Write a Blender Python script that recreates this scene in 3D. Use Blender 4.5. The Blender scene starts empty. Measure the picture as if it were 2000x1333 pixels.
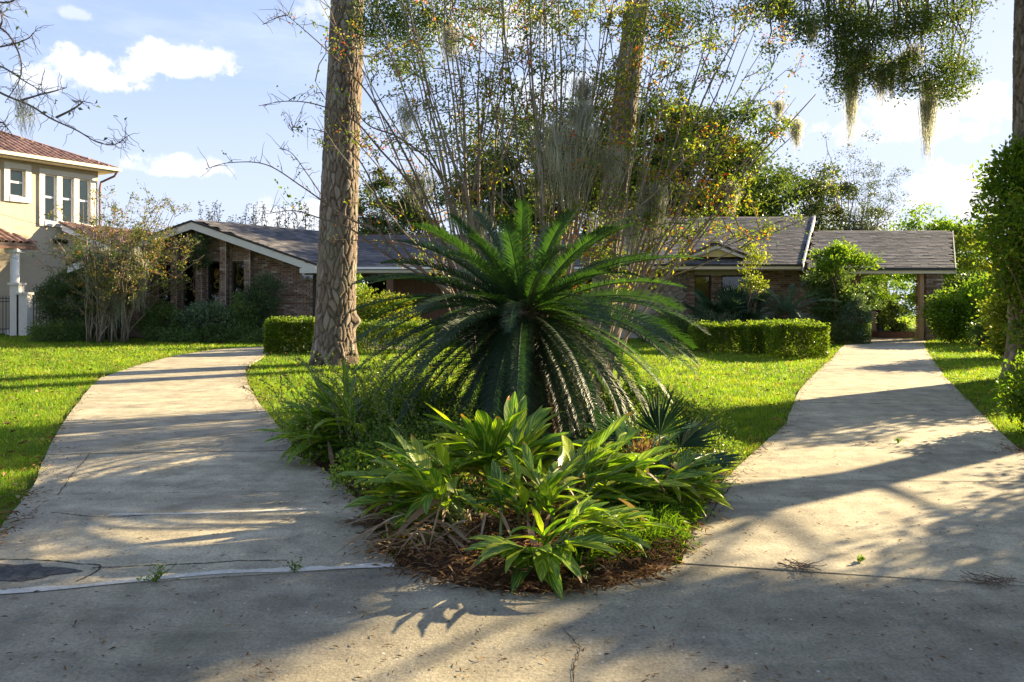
import bpy, math, random
import numpy as np
from mathutils import Vector, Matrix

SC = bpy.context.scene
RG = np.random.default_rng(11)
random.seed(5)
PI = math.pi

# ------------------------------------------------------------------ camera, sky, sun
F = 1500.0; EYE = 1.5; HOR = 580.0
cam = bpy.data.cameras.new('camera')
co = bpy.data.objects.new('camera', cam); SC.collection.objects.link(co)
co.location = (0, 0, EYE); co.rotation_euler = (PI/2, 0, 0)
cam.sensor_width = 36.0; cam.lens = 36.0*F/2000.0
cam.shift_y = (HOR-666.5)/2000.0
cam.clip_start = 0.05; cam.clip_end = 4000
SC.camera = co

SUN_EL = math.radians(20.0)
SUN_AZ = math.atan2(0.85, 0.53)           # from +Y towards +X
SH = np.array([math.sin(SUN_AZ), math.cos(SUN_AZ)])
sun_dir = Vector((SH[0]*math.cos(SUN_EL), SH[1]*math.cos(SUN_EL), math.sin(SUN_EL)))
sl = bpy.data.lights.new('sun', 'SUN'); sl.energy = 4.8; sl.angle = math.radians(0.5); sl.color = (1.0, 0.80, 0.50)
so = bpy.data.objects.new('sun', sl); SC.collection.objects.link(so)
so.rotation_euler = sun_dir.to_track_quat('Z', 'Y').to_euler(); so.location = (30, 20, 15)
SC.view_settings.view_transform = 'Standard'; SC.view_settings.look = 'None'
SC.view_settings.gamma = 1.0; SC.view_settings.exposure = 2.25; SC.view_settings.use_curve_mapping = False

W = bpy.data.worlds.new('World'); SC.world = W; W.use_nodes = True

class NT:
    def __init__(s, tree):
        s.t = tree; s.t.nodes.clear()
    def n(s, typ, **kw):
        nd = s.t.nodes.new(typ)
        for k, v in kw.items():
            if k == 'inp':
                for a, b in v.items():
                    if isinstance(b, tuple) and len(b) == 2 and hasattr(b[0], 'outputs'):
                        s.t.links.new(b[0].outputs[b[1]], nd.inputs[a])
                    elif hasattr(b, 'outputs'):
                        s.t.links.new(b.outputs[0], nd.inputs[a])
                    else:
                        nd.inputs[a].default_value = b
            else: setattr(nd, k, v)
        return nd
    def math(s, op, a, b=0.0, c=None, clamp=False):
        d = {0: a, 1: b}
        if c is not None: d[2] = c
        return s.n('ShaderNodeMath', operation=op, use_clamp=clamp, inp=d)
    def mix(s, fac, a, b, bt='MIX'):
        m = s.n('ShaderNodeMix', data_type='RGBA', blend_type=bt)
        for i, v in ((0, fac), (6, a), (7, b)):
            if hasattr(v, 'outputs'): s.t.links.new(v.outputs[0], m.inputs[i])
            elif isinstance(v, tuple) and hasattr(v[0], 'outputs'): s.t.links.new(v[0].outputs[v[1]], m.inputs[i])
            elif i == 0: m.inputs[i].default_value = v
            else: m.inputs[i].default_value = (*v[:3], 1)
        return MixOut(m)
    def ramp(s, fac, stops, interp='LINEAR'):
        r = s.n('ShaderNodeValToRGB', inp={0: fac}); cr = r.color_ramp; cr.interpolation = interp
        while len(cr.elements) > 1: cr.elements.remove(cr.elements[-1])
        cr.elements[0].position = stops[0][0]; cr.elements[0].color = (*c3(stops[0][1]), 1)
        for p, c in stops[1:]:
            e = cr.elements.new(p); e.color = (*c3(c), 1)
        return r
    def noise(s, vec, scale, detail=4.0, rough=0.5, dim='3D'):
        return s.n('ShaderNodeTexNoise', noise_dimensions=dim, inp={'Vector': vec, 'Scale': scale, 'Detail': detail, 'Roughness': rough})
class MixOut:
    def __init__(s, m): s.m = m; s.outputs = [m.outputs[2]]
def c3(c): return (c, c, c) if isinstance(c, (int, float)) else c

def build_sky():
    t = NT(W.node_tree)
    sky = t.n('ShaderNodeTexSky', sky_type='NISHITA', sun_disc=False, sun_elevation=SUN_EL, sun_rotation=SUN_AZ,
              altitude=10, air_density=1.0, dust_density=0.35, ozone_density=1.6)
    tc = t.n('ShaderNodeTexCoord')
    sep = t.n('ShaderNodeSeparateXYZ', inp={0: (tc, 'Generated')})
    az = t.math('ARCTAN2', (sep, 'X'), (sep, 'Y'))
    el = t.math('ARCSINE', (sep, 'Z'))
    wob = t.noise((tc, 'Generated'), 30.0, 8.0, 0.62)
    wobc = t.math('SUBTRACT', wob, 0.5)
    wob2 = t.noise((tc, 'Generated'), 45.0, 5.0, 0.6)
    total = None
    clouds = [(175, 140, 100, 36, 1.0), (350, 122, 92, 34, 1.0), (105, 160, 70, 26, .6), (335, 325, 82, 22, .7), (1830, 232, 170, 46, 1.0), (1895, 222, 62, 52, 1.0),
              (1900, 378, 120, 56, 1.0), (1750, 250, 110, 36, .9), (960, 60, 120, 50, .55), (620, 18, 60, 24, .5), (585, 440, 110, 40, .6), (1700, 470, 260, 60, .5), (148, 30, 26, 12, .35),
              (2300, 150, 200, 60, 1), (-300, 200, 180, 60, 1), (1100, 190, 120, 40, .45), (2700, 350, 250, 60, 1), (-800, 300, 220, 60, .9)]
    for (px, py, rx, ry, s) in clouds:
        x = (px-1000)/F; z = (HOR-py)/F
        a0 = math.atan2(x, 1); e0 = math.asin(z/math.sqrt(1+x*x+z*z))
        ra = rx/F*math.cos(a0)**2; re = ry/F*math.cos(a0)
        da = t.math('DIVIDE', t.math('SUBTRACT', az, a0), ra)
        de0 = t.math('SUBTRACT', el, e0)
        # flat underside: the lower half falls off faster
        up = t.math('DIVIDE', t.math('MAXIMUM', de0, 0.0), re)
        dn = t.math('DIVIDE', t.math('MINIMUM', de0, 0.0), re*0.8)
        de = t.math('ADD', up, dn)
        r2 = t.math('ADD', t.math('MULTIPLY', da, da), t.math('MULTIPLY', de, de))
        r2 = t.math('ADD', r2, t.math('MULTIPLY', wobc, -7.5))
        m = t.n('ShaderNodeMapRange', interpolation_type='SMOOTHSTEP', inp={0: r2, 1: 1.7, 2: 0.15, 3: 0.0, 4: s})
        total = m if total is None else t.math('MAXIMUM', total, m)
    st = t.n('ShaderNodeMapping', inp={0: (tc, 'Generated'), 3: (1.6, 1.6, 7.0)})
    w = t.noise(st, 2.4, 7.0, 0.62)
    wisp = t.n('ShaderNodeMapRange', interpolation_type='SMOOTHSTEP', inp={0: w, 1: 0.42, 2: 0.75, 3: 0.10, 4: 0.7})
    hz = t.n('ShaderNodeMapRange', interpolation_type='SMOOTHSTEP', inp={0: el, 1: 0.34, 2: 0.0, 3: 0.0, 4: 0.85})
    soft = t.math('MAXIMUM', wisp, hz)
    total = t.math('MULTIPLY', total, t.n('ShaderNodeMapRange', inp={0: wob2, 1: 0.3, 2: 0.55, 3: 0.82, 4: 1.0}))
    dv = t.n('ShaderNodeVectorMath', operation='MULTIPLY_ADD', inp={0: sky, 1: (.40, .40, .40), 2: (1, 1, 1)})
    soft_sky = t.n('ShaderNodeVectorMath', operation='DIVIDE', inp={0: sky, 1: dv})
    blue = t.mix(1.0, soft_sky, SKY_TINT, 'MULTIPLY')
    base = t.mix(soft, blue, (1.95, 2.25, 2.8))
    col = t.mix(total, base, (3.2, 3.15, 3.1))
    bg = t.n('ShaderNodeBackground', inp={0: col, 1: 0.088})
    out = t.n('ShaderNodeOutputWorld'); t.t.links.new(bg.outputs[0], out.inputs[0])
SKY_TINT = (1.30, 1.32, 1.72)
build_sky()

# ------------------------------------------------------------------ helpers
def P(px, py, Y): return np.array([(px-1000)/F*Y, Y, EYE+(HOR-py)/F*Y])
def G(px, py, z=0.0):
    Y = F*(EYE-z)/(py-HOR); return np.array([(px-1000)/F*Y, Y, z])
def unit(v):
    v = np.asarray(v, float); return v/np.maximum(np.linalg.norm(v, axis=-1, keepdims=True), 1e-9)

class Acc:
    """collects vertices and faces for one mesh"""
    def __init__(s): s.V = []; s.F = {3: [], 4: []}; s.T = []; s.UV = []; s.n = 0
    def add(s, V, Fs, tint=None, uv=None):
        V = np.asarray(V, float).reshape(-1, 3); Fs = np.asarray(Fs, int)
        s.F[Fs.shape[1]].append(Fs+s.n)
        s.V.append(V); s.n += len(V)
        t = np.full(len(V), 0.5) if tint is None else np.broadcast_to(np.asarray(tint, float), (len(V),))
        s.T.append(t)
        s.UV.append(np.zeros((len(V), 2)) if uv is None else uv)
        return s
    def more(s, Fs, off):          # extra faces on the last verts
        Fs = np.asarray(Fs, int); s.F[Fs.shape[1]].append(Fs+off)
    def box(s, c, d, rz=0.0, tint=None, M=None):
        v = np.array([[x, y, z] for z in (-.5, .5) for y in (-.5, .5) for x in (-.5, .5)])*np.array(d)
        if M is not None: v = v@np.asarray(M).T
        elif rz:
            cs, sn = math.cos(rz), math.sin(rz); v = v@np.array([[cs, sn, 0], [-sn, cs, 0], [0, 0, 1]])
        s.add(v+np.array(c), [[0, 2, 3, 1], [4, 5, 7, 6], [0, 1, 5, 4], [2, 6, 7, 3], [0, 4, 6, 2], [1, 3, 7, 5]], tint); return s
    def bb(s, x0, x1, y0, y1, z0, z1, tint=None):
        return s.box(((x0+x1)/2, (y0+y1)/2, (z0+z1)/2), (x1-x0, y1-y0, z1-z0), tint=tint)
    def prism(s, pts, off, tint=None):
        a = np.array(pts, float); n = len(a); b = a+np.array(off)
        V = np.vstack([a, b])
        side = [[i, (i+1) % n, (i+1) % n+n, i+n] for i in range(n)]
        o = s.n; s.add(V, side, tint)
        for i in range(1, n-1):
            s.F[3].append(np.array([[0, i+1, i], [n, n+i, n+i+1]])+o)
        return s
    def tube(s, pts, rad, k=6, tint=None, cap=True):
        p = np.asarray(pts, float); n = len(p)
        r = np.broadcast_to(np.asarray(rad, float), (n,))
        t = np.gradient(p, axis=0); t = unit(t)
        ref = np.array([0, 0, 1.0]) if abs(t[0, 2]) < .9 else np.array([1.0, 0, 0])
        u = unit(np.cross(t, ref)); v = np.cross(t, u)
        a = np.arange(k)*2*PI/k
        ring = p[:, None]+r[:, None, None]*(np.cos(a)[None, :, None]*u[:, None]+np.sin(a)[None, :, None]*v[:, None])
        i = np.arange(n-1)[:, None]*k; j = np.arange(k)[None]; j2 = (j+1) % k
        Fs = np.stack([i+j, i+j2, i+k+j2, i+k+j], -1).reshape(-1, 4)
        o = s.n; s.add(ring.reshape(-1, 3), Fs, tint)
        if cap:
            f = [[o+(n-1)*k, o+(n-1)*k+q, o+(n-1)*k+q+1] for q in range(1, k-1)]+[[o, o+q+1, o+q] for q in range(1, k-1)]
            s.F[3].append(np.array(f))
        return s
    def leaves(s, Pt, D, L, Wd, up=None, tint=None, fold=0.25):
        """diamond leaves of two folded triangles; Pt base, D axis"""
        n = len(Pt)
        if n == 0: return s
        D = unit(D)
        if up is None: up = RG.normal(size=(n, 3))+np.array([0, 0, .6])
        S = unit(np.cross(D, up)); N = np.cross(S, D)
        L = np.broadcast_to(L, (n,))[:, None]; Wd = np.broadcast_to(Wd, (n,))[:, None]
        mid = Pt+D*L*.45
        V = np.stack([Pt, mid+S*Wd*.5+N*Wd*fold, Pt+D*L-N*L*.12, mid-S*Wd*.5+N*Wd*fold], 1).reshape(-1, 3)
        b = np.arange(n)[:, None]*4
        Fs = np.concatenate([b+np.array([[0, 1, 2]]), b+np.array([[0, 2, 3]])], 0)
        t = RG.random(n) if tint is None else np.broadcast_to(tint, (n,))
        s.add(V, Fs, np.repeat(t, 4)); return s

ORG = {}
def finish_mesh(name, acc, mat, smooth=False, uv=False):
    me = bpy.data.meshes.new(name)
    V = np.vstack(acc.V).astype(np.float32)
    fl = [np.vstack(acc.F[k]) for k in (3, 4) if acc.F[k]]
    loops = np.concatenate([f.ravel() for f in fl]).astype(np.int32)
    tot = np.concatenate([np.full(len(f), f.shape[1]) for f in fl])
    start = np.concatenate([[0], np.cumsum(tot)[:-1]]).astype(np.int32)
    me.vertices.add(len(V)); me.vertices.foreach_set('co', V.ravel())
    me.loops.add(len(loops)); me.loops.foreach_set('vertex_index', loops)
    me.polygons.add(len(tot)); me.polygons.foreach_set('loop_start', start)
    a = me.attributes.new('tint', 'FLOAT', 'POINT'); a.data.foreach_set('value', np.concatenate(acc.T).astype(np.float32))
    if uv:
        u = me.uv_layers.new(name='UVMap'); uvv = np.vstack(acc.UV)[loops].astype(np.float32); u.data.foreach_set('uv', uvv.ravel())
    me.update(calc_edges=True)
    me.polygons.foreach_set('use_smooth', np.full(len(tot), bool(smooth)))
    if mat is not None: me.materials.append(mat)
    return me
def link(o): SC.collection.objects.link(o); return o
def tag(o, label=None, cat=None, group=None, kind=None):
    if label: o['label'] = label
    if cat: o['category'] = cat
    if group: o['group'] = group
    if kind: o['kind'] = kind
    return o
def thing(name, label, cat, loc, group=None):
    o = bpy.data.objects.new(name, None); o.location = loc; o.empty_display_size = .2; link(o)
    ORG[o.name] = np.array(loc, float); return tag(o, label, cat, group)
def put(name, acc, mat, parent=None, smooth=False, uv=False, kind=None, origin=None):
    org = ORG[parent.name] if parent is not None else (np.array(origin, float) if origin is not None else np.zeros(3))
    acc.V = [np.vstack(acc.V)-org]
    acc.F = {k: ([np.vstack(v)] if v else []) for k, v in acc.F.items()}
    o = bpy.data.objects.new(name, finish_mesh(name, acc, mat, smooth, uv)); link(o)
    if parent is not None: o.parent = parent
    else: o.location = org
    ORG[o.name] = org
    if kind: o['kind'] = kind
    return o
def struct(name, acc, mat, **k): return tag(put(name, acc, mat, **k), kind='structure')
def place(name, mesh, M, parent):
    """a child that shares a mesh, at world matrix M"""
    o = bpy.data.objects.new(name, mesh); link(o); o.parent = parent
    org = ORG[parent.name]; o.matrix_local = Matrix.Translation(Vector(-org))@M
    return o
def pieces(parent, name, pV, pF, Ms, mat, limit=300, prio=None, mass=None, smooth=False):
    """alike pieces: the first `limit` as objects sharing one mesh, the rest joined into one part"""
    Ms = np.asarray(Ms, float)
    if prio is not None: Ms = Ms[np.argsort(-np.asarray(prio))]
    acc = Acc(); acc.add(pV, pF, 0.0); me = finish_mesh(name, acc, mat, smooth)
    for M in Ms[:limit]: place(name, me, Matrix(M.tolist()), parent)
    rest = Ms[limit:]
    if len(rest):
        V = np.einsum('nij,vj->nvi', rest[:, :3, :3], pV)+rest[:, None, :3, 3]
        Fs = (np.arange(len(rest))[:, None, None]*len(pV)+np.asarray(pF)[None]).reshape(-1, np.asarray(pF).shape[1])
        a = Acc(); a.add(V.reshape(-1, 3), Fs, np.repeat(RG.random(len(rest)), len(pV)))
        put(mass or (name+'_rows'), a, mat, parent, smooth=smooth, kind='stuff')
def mats_at(Pt, X, Y, Z):
    n = len(Pt); M = np.zeros((n, 4, 4)); M[:, 3, 3] = 1
    M[:, :3, 0] = X; M[:, :3, 1] = Y; M[:, :3, 2] = Z; M[:, :3, 3] = Pt; return M
BOXV = np.array([[x, y, z] for z in (-.5, .5) for y in (-.5, .5) for x in (-.5, .5)])
BOXF = np.array([[0, 2, 3, 1], [4, 5, 7, 6], [0, 1, 5, 4], [2, 6, 7, 3], [0, 4, 6, 2], [1, 3, 7, 5]])

def inpoly(x, y, poly):
    x = np.asarray(x, float); y = np.asarray(y, float); r = np.zeros(np.broadcast(x, y).shape, bool)
    n = len(poly)
    for i in range(n):
        x1, y1 = poly[i][:2]; x2, y2 = poly[(i+1) % n][:2]
        if y1 == y2: continue
        c = ((y1 > y) != (y2 > y)) & (x < (x2-x1)*(y-y1)/(y2-y1)+x1)
        r ^= c
    return r
def spline(pts, m):
    """Catmull-Rom through pts, m samples"""
    p = np.asarray(pts, float); p = np.vstack([2*p[0]-p[1], p, 2*p[-1]-p[-2]]); n = len(p)-3
    t = np.linspace(0, n-1e-6, m); i = t.astype(int); f = (t-i)[:, None]
    a, b, c, d = p[i], p[i+1], p[i+2], p[i+3]
    return .5*((2*b)+(-a+c)*f+(2*a-5*b+4*c-d)*f*f+(-a+3*b-3*c+d)*f**3)

# ------------------------------------------------------------------ materials
def newmat(name):
    m = bpy.data.materials.new(name); m.use_nodes = True; return m, NT(m.node_tree)
def surf(t, sh): 
    o = t.n('ShaderNodeOutputMaterial'); t.t.links.new(sh.outputs[0], o.inputs[0])
def rndtint(t, mult=1.0):
    a = t.n('ShaderNodeAttribute', attribute_name='tint'); oi = t.n('ShaderNodeObjectInfo')
    return t.math('FRACT', t.math('ADD', (a, 'Fac'), t.math('MULTIPLY', (oi, 'Random'), mult)))
def leafmat(name, stops, trans=0.4, rough=0.45, spec=0.5, tboost=(1.25, 1.25, .6), vary=0.25, objrand=0.0):
    m, t = newmat(name)
    f = rndtint(t, objrand)
    col = t.ramp(f, stops)
    geo = t.n('ShaderNodeNewGeometry')
    nz = t.noise((geo, 'Position'), 2.2, 2.0)
    k = t.n('ShaderNodeMapRange', inp={0: nz, 1: .3, 2: .7, 3: 1-vary, 4: 1+vary})
    kc = t.n('ShaderNodeCombineColor', inp={0: k, 1: k, 2: k})
    c = t.mix(1.0, col, kc, 'MULTIPLY')
    pb = t.n('ShaderNodeBsdfPrincipled', inp={'Base Color': c, 'Roughness': rough, 'Specular IOR Level': spec})
    tc = t.mix(1.0, c, tboost, 'MULTIPLY')
    tr = t.n('ShaderNodeBsdfTranslucent', inp={0: tc})
    mx = t.n('ShaderNodeMixShader', inp={0: trans, 1: pb, 2: tr})
    surf(t, mx); return m
def plain(name, col, rough=.7, spec=.3, nscale=6.0, vary=.12, bump=0.0, bscale=40.0, metal=0.0, tint=0.0, stretch=(1, 1, 1)):
    m, t = newmat(name)
    geo = t.n('ShaderNodeNewGeometry')
    mp = t.n('ShaderNodeMapping', inp={0: (geo, 'Position'), 3: stretch})
    nz = t.noise(mp, nscale, 5.0, .6)
    k = t.n('ShaderNodeMapRange', inp={0: nz, 1: .25, 2: .75, 3: 1-vary, 4: 1+vary})
    if tint:
        r = rndtint(t, 1.0); k = t.math('MULTIPLY', k, t.n('ShaderNodeMapRange', inp={0: r, 3: 1-tint, 4: 1+tint}))
    kc = t.n('ShaderNodeCombineColor', inp={0: k, 1: k, 2: k})
    c = t.mix(1.0, col, kc, 'MULTIPLY')
    d = {'Base Color': c, 'Roughness': rough, 'Specular IOR Level': spec, 'Metallic': metal}
    if bump:
        nb = t.noise(mp, bscale, 4.0, .6)
        b = t.n('ShaderNodeBump', inp={'Strength': bump, 'Distance': .01, 'Height': nb}); d['Normal'] = b
    surf(t, t.n('ShaderNodeBsdfPrincipled', inp=d)); return m

MT = {}
MT['leaf_oak'] = leafmat('oak leaves', [(0, (.03, .06, .014)), (.5, (.07, .115, .02)), (.85, (.12, .16, .025)), (1, (.2, .2, .035))], .5)
MT['leaf_oak_far'] = leafmat('far oak leaves', [(0, (.03, .055, .02)), (.5, (.06, .09, .03)), (.9, (.11, .13, .04)), (1, (.2, .17, .06))], .42)
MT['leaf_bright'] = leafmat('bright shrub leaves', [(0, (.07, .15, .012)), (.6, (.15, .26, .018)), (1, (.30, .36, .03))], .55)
MT['leaf_dark'] = leafmat('dark shrub leaves', [(0, (.03, .06, .02)), (.6, (.065, .11, .036)), (1, (.11, .165, .055))], .3)
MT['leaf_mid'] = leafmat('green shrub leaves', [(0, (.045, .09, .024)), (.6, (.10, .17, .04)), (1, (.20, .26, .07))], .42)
MT['leaf_var'] = leafmat('grey green leaves', [(0, (.04, .08, .04)), (.6, (.10, .16, .08)), (1, (.24, .30, .16))], .3)
MT['leaf_yellow'] = leafmat('yellow green leaves', [(0, (.08, .12, .015)), (.5, (.18, .24, .02)), (1, (.36, .34, .04))], .5)
MT['hedge'] = leafmat('hedge leaves', [(0, (.06, .12, .012)), (.6, (.14, .23, .018)), (1, (.28, .34, .03))], .55)
MT['crepe'] = leafmat('autumn leaves', [(0, (.07, .14, .015)), (.58, (.20, .26, .02)), (.74, (.40, .36, .03)), (.82, (.55, .28, .02)), (.92, (.60, .13, .02)), (1, (.42, .05, .02))], .5, rough=.4)
MT['crepe_left'] = leafmat('mixed autumn leaves', [(0, (.05, .10, .02)), (.6, (.11, .15, .03)), (.75, (.30, .26, .04)), (.92, (.42, .17, .05)), (1, (.3, .08, .04))], .45)
MT['cover'] = leafmat('ground cover leaves', [(0, (.05, .105, .018)), (.5, (.11, .20, .026)), (.85, (.21, .30, .035)), (1, (.38, .40, .06))], .4, rough=.35)
MT['moss'] = leafmat('spanish moss', [(0, (.32, .33, .25)), (.6, (.48, .48, .38)), (1, (.64, .63, .51))], .6, rough=.9, spec=.05, tboost=(1.0, 1.0, .95))
MT['frond'] = leafmat('sago leaflets', [(0, (.020, .038, .020)), (.6, (.036, .066, .030)), (1, (.075, .11, .042))], .34, rough=.5, spec=.28, tboost=(1.5, 2.2, .4))
MT['frond_dead'] = leafmat('dead sago leaflets', [(0, (.10, .05, .02)), (.6, (.22, .12, .05)), (1, (.36, .22, .10))], .3, rough=.7)
MT['fan'] = leafmat('palmetto leaflets', [(0, (.03, .075, .045)), (1, (.08, .15, .085))], .3, rough=.4)
MT['litter'] = leafmat('dry leaf litter', [(0, (.06, .03, .015)), (.45, (.16, .08, .035)), (.8, (.30, .17, .08)), (1, (.45, .32, .18))], .2, rough=.8, spec=.1)
MT['grass'] = leafmat('grass blades', [(0, (.08, .18, .012)), (.45, (.17, .30, .014)), (.8, (.28, .38, .022)), (.93, (.36, .36, .06)), (1, (.38, .27, .10))], .5, rough=.5, spec=.3)
MT['twig'] = plain('twig bark', (.16, .115, .08), .85, .15, 9, .3)
MT['crepe_bark'] = plain('smooth tan bark', (.23, .185, .135), .7, .25, 7, .35, stretch=(1, 1, .25))
MT['oak_bark'] = plain('oak bark', (.12, .10, .08), .95, .1, 8, .4, bump=.6, bscale=30, stretch=(1, 1, .3))
MT['grey_bark'] = plain('grey bark', (.16, .15, .135), .95, .1, 8, .3, bump=.5, bscale=25, stretch=(1, 1, .3))
MT['stucco'] = plain('tan stucco', (.50, .43, .31), .9, .15, 3, .06, bump=.3, bscale=60)
MT['white_trim'] = plain('off white trim', (.62, .60, .54), .6, .3, 3, .06)
MT['cream_trim'] = plain('cream trim', (.66, .57, .42), .6, .3, 3, .06)
MT['win_white'] = plain('white window frame', (.80, .80, .80), .4, .4, 3, .03)
MT['dark_frame'] = plain('dark window frame', (.02, .018, .015), .4, .4, 3, .1)
MT['brown_wood'] = plain('brown wood panel', (.13, .07, .04), .65, .3, 5, .25, stretch=(8, 8, .6))
MT['tan_wood'] = plain('tan painted wood', (.42, .28, .16), .7, .2, 5, .15)
MT['black_metal'] = plain('black metal', (.012, .012, .013), .45, .5, 5, .1)
MT['grey_metal'] = plain('grey metal', (.35, .36, .37), .35, .5, 5, .1, metal=.5)
MT['copper'] = plain('brown downspout', (.16, .08, .05), .5, .4, 5, .15)
MT['mortar'] = plain('mortar', (.46, .42, .36), .95, .1, 12, .15)
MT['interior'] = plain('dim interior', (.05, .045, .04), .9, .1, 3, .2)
MT['soffit'] = plain('soffit boards', (.34, .29, .22), .8, .2, 3, .1)
MT['tile_clay'] = plain('clay roof tile', (.21, .13, .11), .75, .25, 5, .25, tint=.38)
MT['underlay'] = plain('roof underlay', (.10, .08, .07), .95, .1, 5, .1)
MT['stone'] = plain('field stone', (.22, .19, .16), .9, .15, 7, .35, bump=.4, bscale=25, tint=.45)
MT['soil'] = plain('bed soil', (.075, .045, .028), .98, .05, 14, .45, bump=1.0, bscale=45)
MT['patch'] = plain('pale joint mortar', (.50, .47, .40), .95, .1, 22, .28, bump=.5, bscale=90)
MT['planter'] = plain('planter wood', (.10, .06, .045), .8, .2, 8, .3)
MT['cloth'] = plain('curtain', (.50, .66, .36), .9, .1, 3, .1, stretch=(10, 10, .4))

def mat_brick():
    m, t = newmat('old brick')
    r = rndtint(t, 1.0)
    col = t.ramp(r, [(0, (.15, .095, .07)), (.35, (.26, .17, .12)), (.6, (.34, .245, .18)), (.82, (.23, .17, .135)), (1, (.48, .39, .31))])
    geo = t.n('ShaderNodeNewGeometry'); nz = t.noise((geo, 'Position'), 30, 5, .6)
    k = t.n('ShaderNodeMapRange', inp={0: nz, 1: .25, 2: .75, 3: .7, 4: 1.3}); kc = t.n('ShaderNodeCombineColor', inp={0: k, 1: k, 2: k})
    c = t.mix(1.0, col, kc, 'MULTIPLY')
    b = t.n('ShaderNodeBump', inp={'Strength': .5, 'Distance': .005, 'Height': nz})
    surf(t, t.n('ShaderNodeBsdfPrincipled', inp={'Base Color': c, 'Roughness': .9, 'Specular IOR Level': .15, 'Normal': b})); return m
MT['brick'] = mat_brick()
def mat_shingle():
    m, t = newmat('asphalt shingle')
    r = rndtint(t, 1.0)
    col = t.ramp(r, [(0, (.07, .07, .075)), (.4, (.105, .103, .108)), (.7, (.135, .128, .128)), (1, (.18, .165, .16))])
    geo = t.n('ShaderNodeNewGeometry'); nz = t.noise((geo, 'Position'), .7, 4, .6)
    k = t.n('ShaderNodeMapRange', inp={0: nz, 1: .3, 2: .7, 3: .8, 4: 1.2}); kc = t.n('ShaderNodeCombineColor', inp={0: k, 1: k, 2: k})
    c = t.mix(1.0, col, kc, 'MULTIPLY')
    n2 = t.noise((geo, 'Position'), 150, 2, .6)
    b = t.n('ShaderNodeBump', inp={'Strength': .4, 'Distance': .004, 'Height': n2})
    surf(t, t.n('ShaderNodeBsdfPrincipled', inp={'Base Color': c, 'Roughness': .9, 'Specular IOR Level': .25, 'Normal': b})); return m
MT['shingle'] = mat_shingle()
def mat_concrete(name='weathered concrete', dark=1.0):
    m, t = newmat(name)
    geo = t.n('ShaderNodeNewGeometry'); pos = (geo, 'Position')
    big = t.noise(pos, .55, 6, .62); mid = t.noise(pos, 3.2, 7, .65); fine = t.noise(pos, 60, 4, .7)
    st = t.n('ShaderNodeMapping', inp={0: pos, 3: (.5, 2.6, 1)}); streak = t.noise(st, 1.6, 6, .6)
    r = rndtint(t, 1.0)
    c = t.ramp(big, [(.25, (.25, .225, .165)), (.5, (.38, .335, .235)), (.75, (.50, .44, .30))])
    f1 = t.n('ShaderNodeMapRange', inp={0: mid, 1: .3, 2: .7, 3: .62, 4: 1.28})
    f2 = t.n('ShaderNodeMapRange', inp={0: streak, 1: .35, 2: .7, 3: .82, 4: 1.16})
    f3 = t.n('ShaderNodeMapRange', inp={0: fine, 1: .25, 2: .75, 3: .55, 4: 1.42})
    f4 = t.n('ShaderNodeMapRange', inp={0: r, 3: .88*dark, 4: 1.1*dark})
    k = t.math('MULTIPLY', t.math('MULTIPLY', f1, f2), t.math('MULTIPLY', f3, f4))
    kc = t.n('ShaderNodeCombineColor', inp={0: k, 1: k, 2: k}); c = t.mix(1.0, c, kc, 'MULTIPLY')
    v = t.n('ShaderNodeTexVoronoi', inp={'Vector': pos, 'Scale': 26.0, 'Randomness': 1.0})
    sepc = t.n('ShaderNodeSeparateColor', inp={0: (v, 'Color')})
    sel = t.math('GREATER_THAN', (sepc, 0), .55)
    rad = t.math('MULTIPLY', (sepc, 1), .17)
    dot = t.math('MULTIPLY', t.math('LESS_THAN', (v, 'Distance'), rad), sel)
    fl = t.ramp((sepc, 2), [(0, (.05, .05, .045)), (.45, (.12, .11, .10)), (.55, (.5, .48, .43)), (1, (.6, .58, .52))])
    c = t.mix(t.math('MULTIPLY', dot, .75), c, fl)
    mossy = t.noise(pos, 1.1, 7, .7)
    mm = t.n('ShaderNodeMapRange', inp={0: mossy, 1: .52, 2: .70, 3: 0, 4: .5})
    c = t.mix(mm, c, (.10, .10, .055))
    dk = t.noise(pos, 5.5, 8, .75)
    dm = t.n('ShaderNodeMapRange', inp={0: dk, 1: .55, 2: .70, 3: 0, 4: .55})
    c = t.mix(dm, c, (.075, .075, .07))
    b = t.n('ShaderNodeBump', inp={'Strength': .55, 'Distance': .006, 'Height': fine})
    b2 = t.n('ShaderNodeBump', inp={'Strength': .3, 'Distance': .03, 'Height': mid, 'Normal': b})
    surf(t, t.n('ShaderNodeBsdfPrincipled', inp={'Base Color': c, 'Roughness': .88, 'Specular IOR Level': .25, 'Normal': b2})); return m
MT['concrete'] = mat_concrete(); MT['concrete_old'] = mat_concrete('older dark concrete', .76)
def mat_ground():
    m, t = newmat('lawn ground')
    geo = t.n('ShaderNodeNewGeometry'); pos = (geo, 'Position')
    a = t.noise(pos, 1.2, 6, .6); f = t.noise(pos, 25, 5, .7)
    c = t.ramp(a, [(.3, (.05, .085, .012)), (.55, (.10, .16, .018)), (.72, (.17, .17, .04))])
    k = t.n('ShaderNodeMapRange', inp={0: f, 1: .25, 2: .75, 3: .5, 4: 1.5}); kc = t.n('ShaderNodeCombineColor', inp={0: k, 1: k, 2: k})
    c = t.mix(1.0, c, kc, 'MULTIPLY')
    b = t.n('ShaderNodeBump', inp={'Strength': 1.0, 'Distance': .05, 'Height': f})
    surf(t, t.n('ShaderNodeBsdfPrincipled', inp={'Base Color': c, 'Roughness': .95, 'Specular IOR Level': .1, 'Normal': b})); return m
MT['ground'] = mat_ground()
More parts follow.
